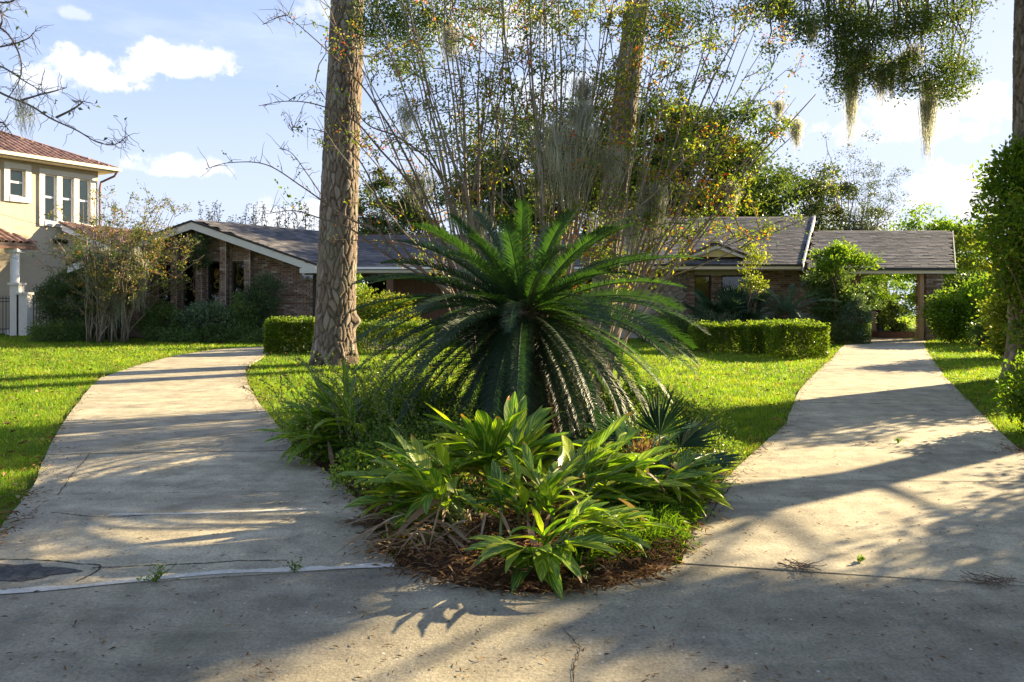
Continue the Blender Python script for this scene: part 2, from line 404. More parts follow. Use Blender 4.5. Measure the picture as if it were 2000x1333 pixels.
def mat_bark():
    m, t = newmat('pine bark')
    a = t.n('ShaderNodeAttribute', attribute_name='tint')
    col = t.ramp((a, 'Fac'), [(0, (.05, .036, .028)), (.4, (.125, .095, .072)), (.75, (.20, .158, .125)), (1, (.29, .245, .205))])
    geo = t.n('ShaderNodeNewGeometry'); mp = t.n('ShaderNodeMapping', inp={0: (geo, 'Position'), 3: (1, 1, .35)})
    nz = t.noise(mp, 40, 6, .7); lo = t.noise((geo, 'Position'), 1.6, 3, .5)
    k = t.n('ShaderNodeMapRange', inp={0: nz, 1: .25, 2: .75, 3: .6, 4: 1.4}); kc = t.n('ShaderNodeCombineColor', inp={0: k, 1: k, 2: k})
    c = t.mix(1.0, col, kc, 'MULTIPLY')
    lm = t.n('ShaderNodeMapRange', inp={0: lo, 1: .52, 2: .72, 3: 0, 4: .5}); c = t.mix(lm, c, (.20, .21, .15))
    b = t.n('ShaderNodeBump', inp={'Strength': .6, 'Distance': .01, 'Height': nz})
    surf(t, t.n('ShaderNodeBsdfPrincipled', inp={'Base Color': c, 'Roughness': .92, 'Specular IOR Level': .15, 'Normal': b})); return m
MT['pine_bark'] = mat_bark()
def mat_glass():
    m, t = newmat('window glass')
    g = t.n('ShaderNodeBsdfGlossy', inp={0: (.9, .92, .95, 1), 1: .03})
    d = t.n('ShaderNodeBsdfTransparent', inp={0: (.8, .8, .76, 1)})
    fr = t.n('ShaderNodeFresnel', inp={0: 1.55})
    surf(t, t.n('ShaderNodeMixShader', inp={0: fr, 1: d, 2: g})); return m
MT['glass'] = mat_glass()
def mat_water():
    m, t = newmat('lake water')
    geo = t.n('ShaderNodeNewGeometry'); nz = t.noise((geo, 'Position'), 1.5, 3, .6)
    b = t.n('ShaderNodeBump', inp={'Strength': .25, 'Distance': .05, 'Height': nz})
    surf(t, t.n('ShaderNodeBsdfPrincipled', inp={'Base Color': (.03, .05, .06, 1), 'Roughness': .08, 'Specular IOR Level': .8, 'Normal': b})); return m
MT['water'] = mat_water()
def mat_ginger():
    m, t = newmat('variegated ginger leaf')
    uv = t.n('ShaderNodeUVMap'); sep = t.n('ShaderNodeSeparateXYZ', inp={0: (uv, 0)})
    au = t.math('ABSOLUTE', t.math('SUBTRACT', (sep, 0), .5))
    oi = t.n('ShaderNodeObjectInfo')
    ph = t.math('MULTIPLY', (oi, 'Random'), 37.0)
    q = t.math('ADD', t.math('SUBTRACT', t.math('MULTIPLY', (sep, 1), 13.0), t.math('MULTIPLY', au, 11.0)), ph)
    cv = t.n('ShaderNodeCombineXYZ', inp={0: q, 1: t.math('MULTIPLY', (sep, 0), 1.5), 2: ph})
    nz = t.noise(cv, 1.0, 2.0, .6)
    g = t.ramp((oi, 'Random'), [(0, (.045, .12, .014)), (.5, (.09, .20, .02)), (.8, (.16, .25, .02)), (1, (.26, .30, .02))])
    st = t.n('ShaderNodeMapRange', interpolation_type='SMOOTHSTEP', inp={0: nz, 1: .52, 2: .60, 3: 0, 4: .8})
    c = t.mix(st, g, (.48, .54, .07))
    mid = t.math('LESS_THAN', au, .025)
    c = t.mix(t.math('MULTIPLY', mid, .7), c, (.30, .36, .10))
    edge = t.math('MULTIPLY', (sep, 1), (sep, 1))
    rnd2 = t.math('FRACT', t.math('MULTIPLY', (oi, 'Random'), 7.31))
    br = t.math('GREATER_THAN', t.math('ADD', t.math('MULTIPLY', edge, rnd2), t.math('MULTIPLY', nz, .25)), .86)
    c = t.mix(t.math('MULTIPLY', br, .85), c, (.42, .20, .05))
    w = t.n('ShaderNodeTexWave', inp={'Vector': cv, 'Scale': 2.2, 'Distortion': .3})
    b = t.n('ShaderNodeBump', inp={'Strength': .25, 'Distance': .004, 'Height': (w, 1)})
    pb = t.n('ShaderNodeBsdfPrincipled', inp={'Base Color': c, 'Roughness': .33, 'Specular IOR Level': .5, 'Normal': b})
    tr = t.n('ShaderNodeBsdfTranslucent', inp={0: t.mix(1.0, c, (1.5, 1.6, .5), 'MULTIPLY')})
    surf(t, t.n('ShaderNodeMixShader', inp={0: .45, 1: pb, 2: tr})); return m
MT['ginger'] = mat_ginger()
MT['ginger_stem'] = plain('ginger stem', (.16, .20, .05), .5, .4, 6, .25)
MT['dry'] = leafmat('dry ginger leaves', [(0, (.13, .07, .035)), (.5, (.25, .165, .09)), (1, (.38, .29, .18))], .3, rough=.7, objrand=1.0)

# ------------------------------------------------------------------ ground, driveway, lake
a = Acc(); xs = [-1500, -60, -20, 0, 20, 60, 1500]; ys = [-300, -10, 3, 20, 40, 62, 2500]
V = [[x, y, -.03] for y in ys for x in xs]; n = len(xs)
a.add(V, [[j*n+i, j*n+i+1, (j+1)*n+i+1, (j+1)*n+i] for j in range(len(ys)-1) for i in range(n-1)])
struct('ground', a, MT['ground'])
a = Acc(); a.bb(-900, 900, 63, 420, -.3, -.01); struct('lake', a, MT['water'])
a = Acc(); q = RG.random((2600, 2)); 
tx = -420+900*q[:, 0]; hh = 7+4*np.sin(tx*.05)+3*np.sin(tx*.13+1)+RG.normal(size=2600)
pt = np.stack([tx, 425+12*RG.random(2600), q[:, 1]*hh], 1)
a.leaves(pt, RG.normal(size=(2600, 3))+[0, 0, .5], 5.0, 4.0)
tag(put('treeline', a, MT['leaf_oak_far']), 'low dark line of trees on the far shore of the lake', 'trees', kind='stuff')

EL = np.array([(-6.0, 3.2), (-4.6, 3.53), (-3.4, 4.35), (-3.2, 4.7), (-3.5, 5.36), (-3.81, 6.08), (-4.82, 8.03), (-5.86, 10.2), (-7.6, 14.06), (-8.2, 16.7), (-8.6, 19.6), (-8.45, 21.8)])
ER = np.array([(-.6, 4.2), (-.78, 4.69), (-1.0, 5.36), (-1.30, 6.08), (-1.94, 7.26), (-2.44, 8.33), (-3.5, 10.7), (-4.54, 13.24), (-5.57, 16.07), (-6.5, 20.5), (-6.3, 21.2)])
RL = np.array([(.93, 4.3), (1.19, 5.11), (1.62, 6.08), (2.11, 7.03), (3.18, 9.0), (4.67, 12.5), (6.43, 16.07), (7.8, 18.75), (9.6, 22.5), (11.8, 26.5), (11.9, 34.5)])
RR = np.array([(8.2, 2.6), (7.9, 2.95), (7.4, 4.2), (6.6, 5.2), (5.2, 6.3), (4.95, 7.38), (5.09, 7.76), (6.43, 10.7), (7.97, 14.06), (11.1, 20.45), (13.4, 25), (14.3, 26.5), (14.3, 34.5)])
fx = lambda E, y: np.interp(y, E[:, 1], E[:, 0])
drive = thing('driveway', None, None, (0, 0, 0)); drive['kind'] = 'structure'
base = Acc()
def slab(Lp, Rp, zt=0.0, mat='concrete'):
    Lp = np.array(Lp, float); Rp = np.array(Rp, float); m = len(Lp)
    cen = (Lp.mean(0)+Rp.mean(0))/2
    g = .015
    Lq = Lp+unit(cen-Lp)*g; Rq = Rp+unit(cen-Rp)*g
    Lq += RG.normal(size=Lq.shape)*.004; Rq += RG.normal(size=Rq.shape)*.004
    top = np.concatenate([np.c_[Lq, np.full(m, zt)], np.c_[Rq, np.full(m, zt)]])
    bot = top.copy(); bot[:, 2] = -.12
    V = np.vstack([top, bot]); o = 2*m
    Fs = [[i, m+i, m+i+1, i+1] for i in range(m-1)]
    ringo = list(range(m-1, -1, -1))+list(range(m, 2*m))
    Fs += [[ringo[i], ringo[(i+1) % o]+0, ringo[(i+1) % o]+o, ringo[i]+o] for i in range(o)]
    ac = Acc(); ac.add(V, Fs, RG.random()); return put('slab', ac, MT[mat], drive, kind=None)
def strips(A, B, joints):
    for (a0, b0), (a1, b1) in zip(joints[:-1], joints[1:]):
        ya = np.linspace(a0, a1, 9); yb = np.linspace(b0, b1, 9)
        slab(np.c_[fx(A, ya), ya], np.c_[fx(B, yb), yb], zt=RG.uniform(-.004, .002))
strips(EL, ER, [(3.53, 4.28), (5.33, 5.42), (5.85, 5.95), (7.3, 7.5), (9.3, 9.37), (13.0, 13.1), (16.3, 16.0), (19.6, 18.4), (21.8, 21.2)])
slab([(-8.45, 21.8), (-8.1, 22.5), (-7.35, 23.1)], [(-6.3, 21.2), (-6.1, 21.4), (-5.9, 21.5)])
slab([(-7.35, 23.1), (-6.9, 24.5), (-6.8, 29.5)], [(-5.9, 21.5), (-3, 22.2), (-1.2, 29.5)])
strips(RL, RR, [(4.33, 2.95), (6.3, 6.2), (7.8, 7.6), (10.95, 10.6), (14.0, 13.9), (16.8, 17), (20, 20), (23.2, 23.2), (26.4, 26.4), (30.2, 30.2), (34.3, 34.3)])
ap = [(-14, 2.0), (-6.5, 3.1), (-4.6, 3.53), (-2.6, 3.915), (-.6, 4.28), (-.27, 4.0), (.13, 3.9), (.535, 4.0), (.93, 4.33), (4.4, 3.65), (7.9, 2.95), (9, 2.8), (16, 2.0)]
def apslab(i0, i1):
    T = [ap[i] for i in range(i0, i1+1)]; slab(T, [(x*1.2, -9) for x, y in T], mat='concrete_old')
apslab(0, 2); apslab(2, 10); apslab(10, 12)
# pale mortar ridges along the joints, with ragged edges
def ridge(name, pts, w):
    p = spline(pts, 90); t = unit(np.gradient(p, axis=0)); nrm = np.c_[-t[:, 1], t[:, 0]]
    wl = w*(.5+.5*np.abs(np.sin(np.arange(90)*.17)+.35*np.sin(np.arange(90)*.71)+.12*RG.normal(size=90))); wr = w*(.5+.2*np.sin(np.arange(90)*.23))
    V = np.vstack([np.c_[p+nrm*wl[:, None], np.full(90, .0045)], np.c_[p, np.full(90, .0065)], np.c_[p-nrm*wr[:, None], np.full(90, .0045)]])
    Fs = [[i, i+90, i+91, i+1] for i in range(89)]+[[i+90, i+180, i+181, i+91] for i in range(89)]
    ac = Acc(); ac.add(V, Fs); put(name, ac, MT['patch'], drive)
ridge('joint_mortar', [G(-60, 1162)[:2], G(150, 1148)[:2], G(330, 1128)[:2], G(500, 1117)[:2], G(640, 1112)[:2], G(770, 1105)[:2]], .045)
ridge('joint_mortar', [G(215, 1006)[:2], G(350, 1005)[:2], G(520, 999)[:2], G(600, 996)[:2]], .03)
def crack(pts, w=.004):
    p = spline([G(*q)[:2] for q in pts], 70); p += np.cumsum(RG.normal(size=p.shape)*.0035, 0)*np.sin(np.linspace(0, PI, 70))[:, None]; t = unit(np.gradient(p, axis=0)); nr = np.c_[-t[:, 1], t[:, 0]]*(w*RG.uniform(.3, 1.2, 70))[:, None]; ac = Acc()
    V = np.vstack([np.c_[p+nr, np.full(70, .0045)], np.c_[p-nr, np.full(70, .0045)]]); ac.add(V, [[i, i+70, i+71, i+1] for i in range(69)]); put('crack', ac, MT['crackmat'], drive)
MT['crackmat'] = plain('crack dirt', (.04, .036, .028), .98, .05, 20, .3)
crack([(-20, 1093), (90, 1096), (165, 1102), (182, 1112), (150, 1137)], .006); crack([(182, 1110), (300, 1108), (420, 1104), (560, 1096)], .005)
crack([(176, 885), (140, 935), (112, 968)], .004); crack([(100, 1002), (180, 1008), (300, 1006)], .005); crack([(1440, 935), (1400, 975), (1378, 1020)], .004)
crack([(1460, 932), (1560, 934), (1640, 936)], .003); crack([(1500, 868), (1640, 872), (1760, 872), (1880, 880)], .004); crack([(1690, 872), (1740, 852), (1790, 868)], .003); crack([(1100, 1230), (1135, 1280), (1120, 1345)], .003); crack([(540, 700), (620, 705), (560, 715)], .003)
# crumbled rough patch at the left
pc = G(20, 1122); m = 40; rr = np.linspace(0, 1, 9)[:, None]; th = np.arange(m)[None]*2*PI/m
rad = (1+.18*np.sin(3*th+1)+.12*np.sin(7*th)+.06*np.sin(13*th))
X = pc[0]-.1+.36*rr*rad*np.cos(th); Y = pc[1]+.17*rr*rad*np.sin(th); Z = .006+.012*RG.random(X.shape)*(1-rr**3)
a = Acc(); V = np.stack([X, Y, Z], -1).reshape(-1, 3)
a.add(V, [[i*m+j, i*m+(j+1) % m, (i+1)*m+(j+1) % m, (i+1)*m+j] for i in range(8) for j in range(m)])
put('crumbled_patch', a, plain('crumbled aggregate', (.10, .095, .085), .95, .1, 30, .6, bump=1.0, bscale=80), drive)
# planting bed soil, a low mound
bed = [(-.6, 4.22), (-.27, 4.03), (.13, 3.93), (.535, 4.03), (.9, 4.35), (1.17, 5.11), (1.6, 6.08), (2.0, 7.0), (2.3, 8.2), (1.8, 9.3), (0, 9.8), (-1.8, 9.2), (-2.3, 8.3), (-1.93, 7.26), (-1.29, 6.08), (-.99, 5.36), (-.77, 4.69)]
bp = spline(bed+[bed[0]], 100)[:-1]; cen = np.array([.1, 6.6]); a = Acc(); m = len(bp)
rr = np.array([1, .97, .9, .75, .5, .25, 0.1])
V = np.vstack([np.c_[cen+(bp-cen)*r, np.full(m, -.028+.11*(1-r**6))+RG.normal(size=m)*.008*(r < .98)] for r in rr])
a.add(V, [[i*m+j, i*m+(j+1) % m, (i+1)*m+(j+1) % m, (i+1)*m+j] for i in range(len(rr)-1) for j in range(m)])
struct('planting_bed', a, MT['soil'])
bedpoly = [tuple(p) for p in bp]
drivepolys = [
    [tuple(p) for p in EL]+[(-7.35, 23.1), (-6.9, 24.5), (-6.8, 29.5), (-1.2, 29.5), (-3, 22.2)]+[tuple(p) for p in ER[::-1]],
    [tuple(p) for p in RL]+[tuple(p) for p in RR[::-1]],
    ap+[(16, -9), (-16, -9)]]

# ------------------------------------------------------------------ brick house
H = thing('brick_house', 'long low brown brick ranch house with grey shingle roofs and an open carport', 'house', (0, 28, 0))
bricks = []                                     # matrices of every brick: collected, then laid
BL, BH, BD, GAP = .215, .060, .09, .016
def wall_bricks(x0, x1, y, z0, ztop, holes=(), side=0, prio=0.0):
    """running bond facing -Y (side 0) or facing +X at x (side 1, then x0..x1 runs along Y and y is the x)"""
    rows = int((max(ztop(x0), ztop(x1), ztop((x0+x1)/2))-z0)/(BH+GAP))
    for r in range(rows):
        zc = z0+(r+.5)*(BH+GAP); off = (r % 2)*(BL+GAP)/2
        nc = int((x1-x0)/(BL+GAP))+2
        for c in range(nc):
            xa = max(x0, x0-off+c*(BL+GAP)); xb = min(x1, x0-off+c*(BL+GAP)+BL)
            if xb-xa < .03: continue
            xc = (xa+xb)/2
            if zc+BH/2 > ztop(xc): continue
            if any(hx0 < xb and hx1 > xa and hz0 < zc+BH/2 and hz1 > zc-BH/2 for hx0, hx1, hz0, hz1 in holes):
                for hx0, hx1, hz0, hz1 in holes:
                    if hz0 < zc+BH/2 and hz1 > zc-BH/2:
                        if xa < hx0 < xb: xb = hx0
                        elif xa < hx1 < xb: xa = hx1
                        elif hx0 <= xa and hx1 >= xb: xb = xa
                if xb-xa < .03: continue
                xc = (xa+xb)/2
            L = xb-xa; j = RG.uniform(-.003, .003)
            if side == 0: bricks.append((prio+r*.001, (xc, y+j, zc), (L, BD, BH), 0))
            else: bricks.append((prio+r*.001, (y+j, xc, zc), (L, BD, BH), 1))
# left wing: gable wall with fins and narrow windows
GY = 27.6
apx = -11.25
ztg = lambda x: 3.98-abs(x-apx)*.375
wins = [(-12.72, -12.2), (-11.82, -11.32), (-10.95, -10.45), (-10.08, -9.6)]
holes = [(a0, b0, .62, 2.78) for a0, b0 in wins]
wall = Acc()
def gable_back(holes_x):
    xs = sorted([-15.0, -7.15, apx]+[q for w in holes_x for q in w])
    for x0, x1 in zip(xs[:-1], xs[1:]):
        isw = any(abs(x0-w[0]) < 1e-6 for w in holes_x)
        for z0, zt in (((0, None),) if not isw else ((0, .62), (2.78, None))):
            za = zt if zt else ztg(x0); zb = zt if zt else ztg(x1)
            wall.prism([(x0, GY+.05, z0), (x1, GY+.05, z0), (x1, GY+.05, zb), (x0, GY+.05, za)], (0, .2, 0))
gable_back(wins)
put('wall', wall, MT['mortar'], H)
wall_bricks(-15.0, -7.15, GY+.018, 0, ztg, holes, prio=5)
fins = [-12.98, -12.0, -11.12, -10.26, -9.4]
for xf in fins:
    fa = Acc(); zt = min(ztg(xf-.1), ztg(xf+.12)); fa.prism([(xf-.075, GY-.33, 0), (xf+.075, GY-.33, 0), (xf+.075, GY-.33, zt-.02), (xf-.075, GY-.33, zt-.02)], (0, .36, 0))
    fin = put('fin', fa, MT['mortar'], H)
    wall_bricks(xf-.1, xf+.1, GY-.34, 0, lambda x, z=zt: z, prio=9)
    wall_bricks(GY-.30, GY-.02, xf+.075, 0, lambda x, z=zt: z, side=1, prio=8)
    wall_bricks(GY-.30, GY-.02, xf-.075, 0, lambda x, z=zt: z, side=1, prio=1)
    wj = Acc(); wj.bb(xf+.104, xf+.118, GY-.397, GY-.385, 0, zt-.03); put('corner_mortar_line', wj, MT['patch'], H)
for x0, x1 in wins:
    w = Acc(); y0 = GY+.08
    w.bb(x0, x0+.05, y0, y0+.08, .62, 2.78); w.bb(x1-.05, x1, y0, y0+.08, .62, 2.78); w.bb(x0+.05, x1-.05, y0, y0+.08, 2.72, 2.78); w.bb(x0+.05, x1-.05, y0, y0+.08, .62, .70); w.bb(x0+.05, x1-.05, y0, y0+.08, 1.05, 1.10)
    wn = put('window', w, MT['dark_frame'], H)
    g = Acc(); g.bb(x0+.05, x1-.05, y0+.035, y0+.045, .70, 1.05); g.bb(x0+.05, x1-.05, y0+.035, y0+.045, 1.10, 2.72); put('pane', g, MT['glass'], wn)
    s = Acc(); s.bb(x0-.03, x1+.03, GY-.09, GY+.06, .56, .615); put('sill', s, MT['dark_frame'], wn)
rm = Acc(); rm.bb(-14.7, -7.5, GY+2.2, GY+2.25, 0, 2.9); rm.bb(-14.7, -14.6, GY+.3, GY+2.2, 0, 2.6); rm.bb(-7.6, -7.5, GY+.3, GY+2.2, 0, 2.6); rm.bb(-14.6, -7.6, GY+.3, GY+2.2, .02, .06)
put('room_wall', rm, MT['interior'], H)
# corner post and side return
w = Acc(); w.bb(-7.13, -7.05, GY-.06, GY+.12, 0, 2.45); put('corner_post', w, MT['dark_frame'], H)
w = Acc(); w.bb(-7.05, -6.5, GY+.06, GY+.2, 0, 2.45); put('wall', w, MT['mortar'], H)
wall_bricks(-7.04, -6.5, GY+.04, 0, lambda x: 2.42, prio=2)
# garage recess
w = Acc(); w.bb(-6.7, -6.5, GY+.2, 29.9, 0, 2.5); w.bb(-6.5, -5.95, 29.8, 29.95, 0, 2.5); w.bb(-4.7, 3.4, 29.8, 29.95, 0, 2.5); w.bb(-5.95, -4.7, 29.8, 29.95, 2.2, 2.5)
put('garage_wall', w, MT['brown_wood'], H)
for i in range(6):
    w = Acc(); w.bb(-6.48+i*.09, -6.40+i*.09, 29.74, 29.795, 0, 2.4); put('board', w, MT['brown_wood'], H)
for i in range(34):
    x = -4.69+i*.235
    w = Acc(); w.bb(x, x+.222, 29.745, 29.795, 0, 2.4, tint=RG.random()); put('board', w, MT['brown_wood'], H)
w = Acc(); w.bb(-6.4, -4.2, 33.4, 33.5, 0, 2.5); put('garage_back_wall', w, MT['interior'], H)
# right block wall, windows, stone
RY = 27.7
rw = Acc()
wins2 = [(6.58, 7.2, .35, 2.28), (7.56, 9.0, .35, 2.28)]
for x0, x1, z0, z1 in [(3.2, 6.58, 0, 2.5), (6.58, 9.0, 0, .35), (6.58, 9.0, 2.28, 2.5), (7.2, 7.56, .35, 2.28), (9.0, 11.4, 0, 2.5)]:
    rw.bb(x0, x1, RY+.05, RY+.25, z0, z1)
rw.bb(11.2, 11.4, RY+.25, 35.5, 0, 2.5); rw.bb(3.2, 3.4, RY+.25, 29.8, 0, 2.5)
put('wall', rw, MT['mortar'], H)
wall_bricks(6.3, 6.58, RY+.018, 0, lambda x: 2.45, prio=4); wall_bricks(7.2, 7.56, RY+.018, .35, lambda x: 2.3, prio=4)
wall_bricks(9.0, 11.4, RY+.018, 0, lambda x: 2.45, prio=3); wall_bricks(RY, 34.5, 11.42, 0, lambda x: 2.45, side=1, prio=2)
for x0, x1, z0, z1 in wins2:
    w = Acc(); y0 = RY+.09
    w.bb(x0, x0+.06, y0, y0+.08, z0, z1); w.bb(x1-.06, x1, y0, y0+.08, z0, z1); w.bb(x0+.06, x1-.06, y0, y0+.08, z1-.06, z1); w.bb(x0+.06, x1-.06, y0, y0+.08, z0, z0+.07)
    wn = put('window', w, MT['dark_frame'], H)
    g = Acc(); g.bb(x0+.06, x1-.06, y0+.035, y0+.045, z0+.07, z1-.06); put('pane', g, MT['glass'], wn)
c = Acc(); c.bb(6.6, 7.18, RY+.32, RY+.34, .4, 2.3); put('curtain', c, plain('amber window sheet', (.42, .30, .12), .9, .1, 4, .25), H)  # amber sheet behind the pane; tan interior and reflected light put into its colour
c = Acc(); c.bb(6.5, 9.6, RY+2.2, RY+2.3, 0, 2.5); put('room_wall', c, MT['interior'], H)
# field stones left of the brick pier
st = Acc()
stones = []
for r in range(9):
    x = 4.9+RG.uniform(0, .15)
    while x < 6.22:
        w_ = RG.uniform(.2, .4); h_ = .27
        stones.append((x+w_/2, r*h_+h_/2+.03, min(w_, 6.3-x)*.93, h_*.9)); x += w_
u_, v_ = np.mgrid[0:2*PI:9j, -PI/2:PI/2:5j]
sv = []
for (x, z, w_, h_) in stones:
    aa = Acc(); k = 7; th = np.arange(k)*2*PI/k+RG.random()*.8; r1 = .5*(1+RG.uniform(-.08, .12, k))
    ring0 = np.c_[x+np.cos(th)*r1*w_*1.08, np.full(k, RY+.05), z+np.sin(th)*r1*h_*1.08]; ring1 = ring0+np.array([0, -.045, 0]); ring2 = np.c_[x+(ring1[:, 0]-x)*.8, np.full(k, RY-.02-RG.random()*.02), z+(ring1[:, 2]-z)*.8]
    c0 = [[x, RY-.03, z]]
    V = np.vstack([ring0, ring1, ring2, c0])
    Fs = [[i, (i+1) % k, (i+1) % k+k, i+k] for i in range(k)]+[[i+k, (i+1) % k+k, (i+1) % k+2*k, i+2*k] for i in range(k)]
    aa.add(V, Fs, RG.random()); aa.more([[2*k+i, 2*k+(i+1) % k, 3*k] for i in range(k)], 0)
    put('stone', aa, MT['stone'], H)
# carport pier (brick) and tan post
w = Acc(); w.bb(14.42, 14.98, 26.75, 27.3, 0, 2.42); put('carport_pier', w, MT['mortar'], H)
wall_bricks(14.40, 15.0, 26.71, 0, lambda x: 2.42, prio=6); wall_bricks(26.8, 27.3, 14.39, 0, lambda x: 2.42, side=1, prio=1)
w = Acc(); w.bb(14.2, 14.335, 26.72, 26.86, 0, 2.42); put('post', w, MT['tan_wood'], H)
w = Acc(); w.bb(14.42, 14.98, 33.0, 33.5, 0, 2.42); put('carport_pier', w, MT['brick'], H)
w = Acc(); w.bb(11.42, 11.7, 26.72, 27.0, 0, 2.42); put('post', w, MT['tan_wood'], H)
# lay the bricks
bricks.sort(key=lambda b: -b[0])
Ms = []
for p_, c_, d_, s_ in bricks:
    M = np.eye(4); M[:3, 3] = c_
    if s_ == 0: M[0, 0], M[1, 1], M[2, 2] = d_
    else: M[:3, :3] = np.array([[0, -d_[1], 0], [d_[0], 0, 0], [0, 0, d_[2]]])
    Ms.append(M)
pieces(H, 'brick', BOXV, BOXF, Ms, MT['brick'], 300, None, 'brick_courses')

# roofs
SHV = np.array([[-.5, 0, 0], [.5, 0, 0], [.5, 1, 0], [-.5, 1, 0], [-.5, 0, 1], [.5, 0, 1], [.5, 1, 0.15], [-.5, 1, .15]])
SHF = np.array([[4, 5, 6, 7], [0, 1, 5, 4], [1, 2, 6, 5], [3, 0, 4, 7]])
shingle_M = []
def shingle_plane(O, ud, pts_uv, vd, prio):
    """O origin, ud along the eave, vd up the slope; pts_uv polygon in (u,v)"""
    O = np.array(O, float); ud = unit(ud); vd = unit(vd); nd = unit(np.cross(ud, vd)); vd = np.cross(nd, ud)
    us = [p[0] for p in pts_uv]; vs = [p[1] for p in pts_uv]; ex, wd = .145, .30
    for j in range(int(min(vs)/ex), int(max(vs)/ex)+1):
        uu = np.arange(min(us)-wd, max(us)+wd, wd)+RG.uniform(0, wd)
        uc = uu
        ok = inpoly(uc, np.full(len(uc), (j+.5)*ex), pts_uv)
        for u0 in uc[ok]:
            c = O+ud*u0+vd*(j*ex)+nd*.004
            M = np.eye(4); M[:3, 0] = ud*(wd+RG.uniform(-.006, .004)); M[:3, 1] = vd*(ex+.02); M[:3, 2] = nd*RG.uniform(.012, .02); M[:3, 3] = c
            shingle_M.append((prio, M))
def roof_plane(name, pts, th=.14, prio=0, mat='underlay'):
    """pts: eave start, eave end, then the rest; builds a slab and shingles it"""
    pts = np.array(pts, float); ud = unit(pts[1]-pts[0]); n = unit(np.cross(pts[1]-pts[0], pts[2]-pts[0]))
    if n[2] < 0: n = -n
    vd = np.cross(n, ud)
    if vd[2] < 0: vd = -vd
    a = Acc(); a.prism(pts, -n*th); o = put(name, a, MT[mat], H)
    uv = [((p-pts[0])@ud, (p-pts[0])@vd) for p in pts]
    if np.dot(np.cross(ud, vd), n) < 0: 
        shingle_plane(pts[1], -ud, [((p-pts[1])@(-ud), (p-pts[1])@vd) for p in pts], vd, prio)
    else: shingle_plane(pts[0], ud, uv, vd, prio)
    return o
def trim(name, p0, p1, h, d=(0, .05, 0), mat='white_trim', drop=0.0):
    p0 = np.array(p0, float); p1 = np.array(p1, float); dn = np.array([0, 0, -1.0])
    a = Acc(); a.prism([p0+dn*drop, p1+dn*drop, p1+dn*(drop+h), p0+dn*(drop+h)], d); return put(name, a, MT[mat], H)
A_ = np.array([-11.25, 27.0, 4.15]); C_ = np.array([-6.98, 27.0, 2.62]); C2 = np.array([-15.5, 27.0, 2.62]); B_ = np.array([-6.9, 33.0, 4.17])
# right slope of the wing, running back to the garage ridge
roof_plane('roof', [C_, np.array([-6.6, 27.55, 2.62]), B_, A_], prio=3)
roof_plane('roof', [C2+[4.35, 6, 0], C2, A_, B_+[0, 0, -.02]], prio=0)
E_ = np.array([3.4, 27.9, 2.62]); F_ = np.array([3.4, 33.0, 4.17])
roof_plane('roof', [(-6.6, 27.9, 2.60), E_, F_, B_], prio=2)
roof_plane('roof', [(-6.9, 38.0, 2.62), (3.4, 38.0, 2.62), F_+[0, .01, 0], B_+[0, .01, 0]], prio=0)
trim('fascia', A_+[0, -.06, -.03], C_+[.1, -.06, -.03], .25, mat='white_trim'); trim('fascia', C2+[-.1, -.06, -.03], A_+[0, -.06, -.03], .25, mat='white_trim')
trim('drip_edge', A_+[0, -.09, .045], C_+[.14, -.09, .045], .07, (0, .1, 0), 'dark_frame'); trim('drip_edge', C2+[-.14, -.09, .045], A_+[0, -.09, .045], .07, (0, .1, 0), 'dark_frame')
w = Acc(); w.bb(-7.45, -6.6, 26.93, 27.5, 2.33, 2.5); put('eave_return', w, MT['white_trim'], H)
w = Acc(); w.prism([(-15.2, 27.0, 2.55), (apx, 27.0, 4.0), (apx, 27.62, 4.0), (-15.2, 27.62, 2.55)], (0, 0, -.03)); w.prism([(apx, 27.0, 4.0), (-7.2, 27.0, 2.55), (-7.2, 27.62, 2.55), (apx, 27.62, 4.0)], (0, 0, -.03)); put('soffit', w, MT['soffit'], H)
w = Acc(); w.bb(-6.58, 3.4, 27.82, 27.94, 2.50, 2.585); put('gutter', w, MT['win_white'], H)
w = Acc(); w.bb(-6.58, 3.4, 27.945, 27.985, 2.38, 2.50); put('fascia', w, MT['white_trim'], H)
w = Acc(); w.bb(-6.5, 3.2, 27.99, 29.8, 2.36, 2.40); put('soffit', w, MT['soffit'], H)
w = Acc(); w.bb(-4.6, -4.35, 28.1, 28.35, 0, 2.36); put('post', w, MT['brown_wood'], H)
# right block roof with prow ends
RZ0, RZ1 = 2.62, 4.78
roof_plane('roof', [(3.0, 26.7, RZ0), (10.02, 26.7, RZ0), (12.3, 31.5, RZ1), (3.0, 31.5, RZ1)], prio=4)
roof_plane('roof', [(3.0, 36.3, RZ0), (10.3, 36.3, RZ0), (12.28, 31.51, RZ1), (3.0, 31.51, RZ1)], prio=0)
trim('rake_board', (10.06, 26.66, 2.66), (12.38, 31.5, 4.84), .26, (.05, -.02, 0), 'white_trim')
trim('rake_board', (12.38, 31.52, 4.84), (10.3, 36.35, 2.66), .26, (.05, .02, 0), 'white_trim')
w = Acc(); w.prism([(3.1, 29.9, 2.4), (3.1, 33.1, 2.4), (3.1, 31.5, 4.5)], (.1, 0, 0)); w.prism([(11.3, 28.2, 2.5), (11.3, 34.8, 2.5), (11.3, 31.5, 4.6)], (.1, 0, 0)); put('gable_end', w, MT['stucco'], H)
w = Acc(); w.bb(3.0, 10.02, 26.62, 26.695, 2.46, 2.56); put('fascia', w, MT['cream_trim'], H)
w = Acc(); w.bb(3.0, 10.05, 26.58, 26.70, 2.565, 2.62); put('drip_edge', w, MT['dark_frame'], H)
w = Acc(); w.bb(3.2, 10.0, 26.70, 27.75, 2.42, 2.46); put('soffit', w, MT['soffit'], H)
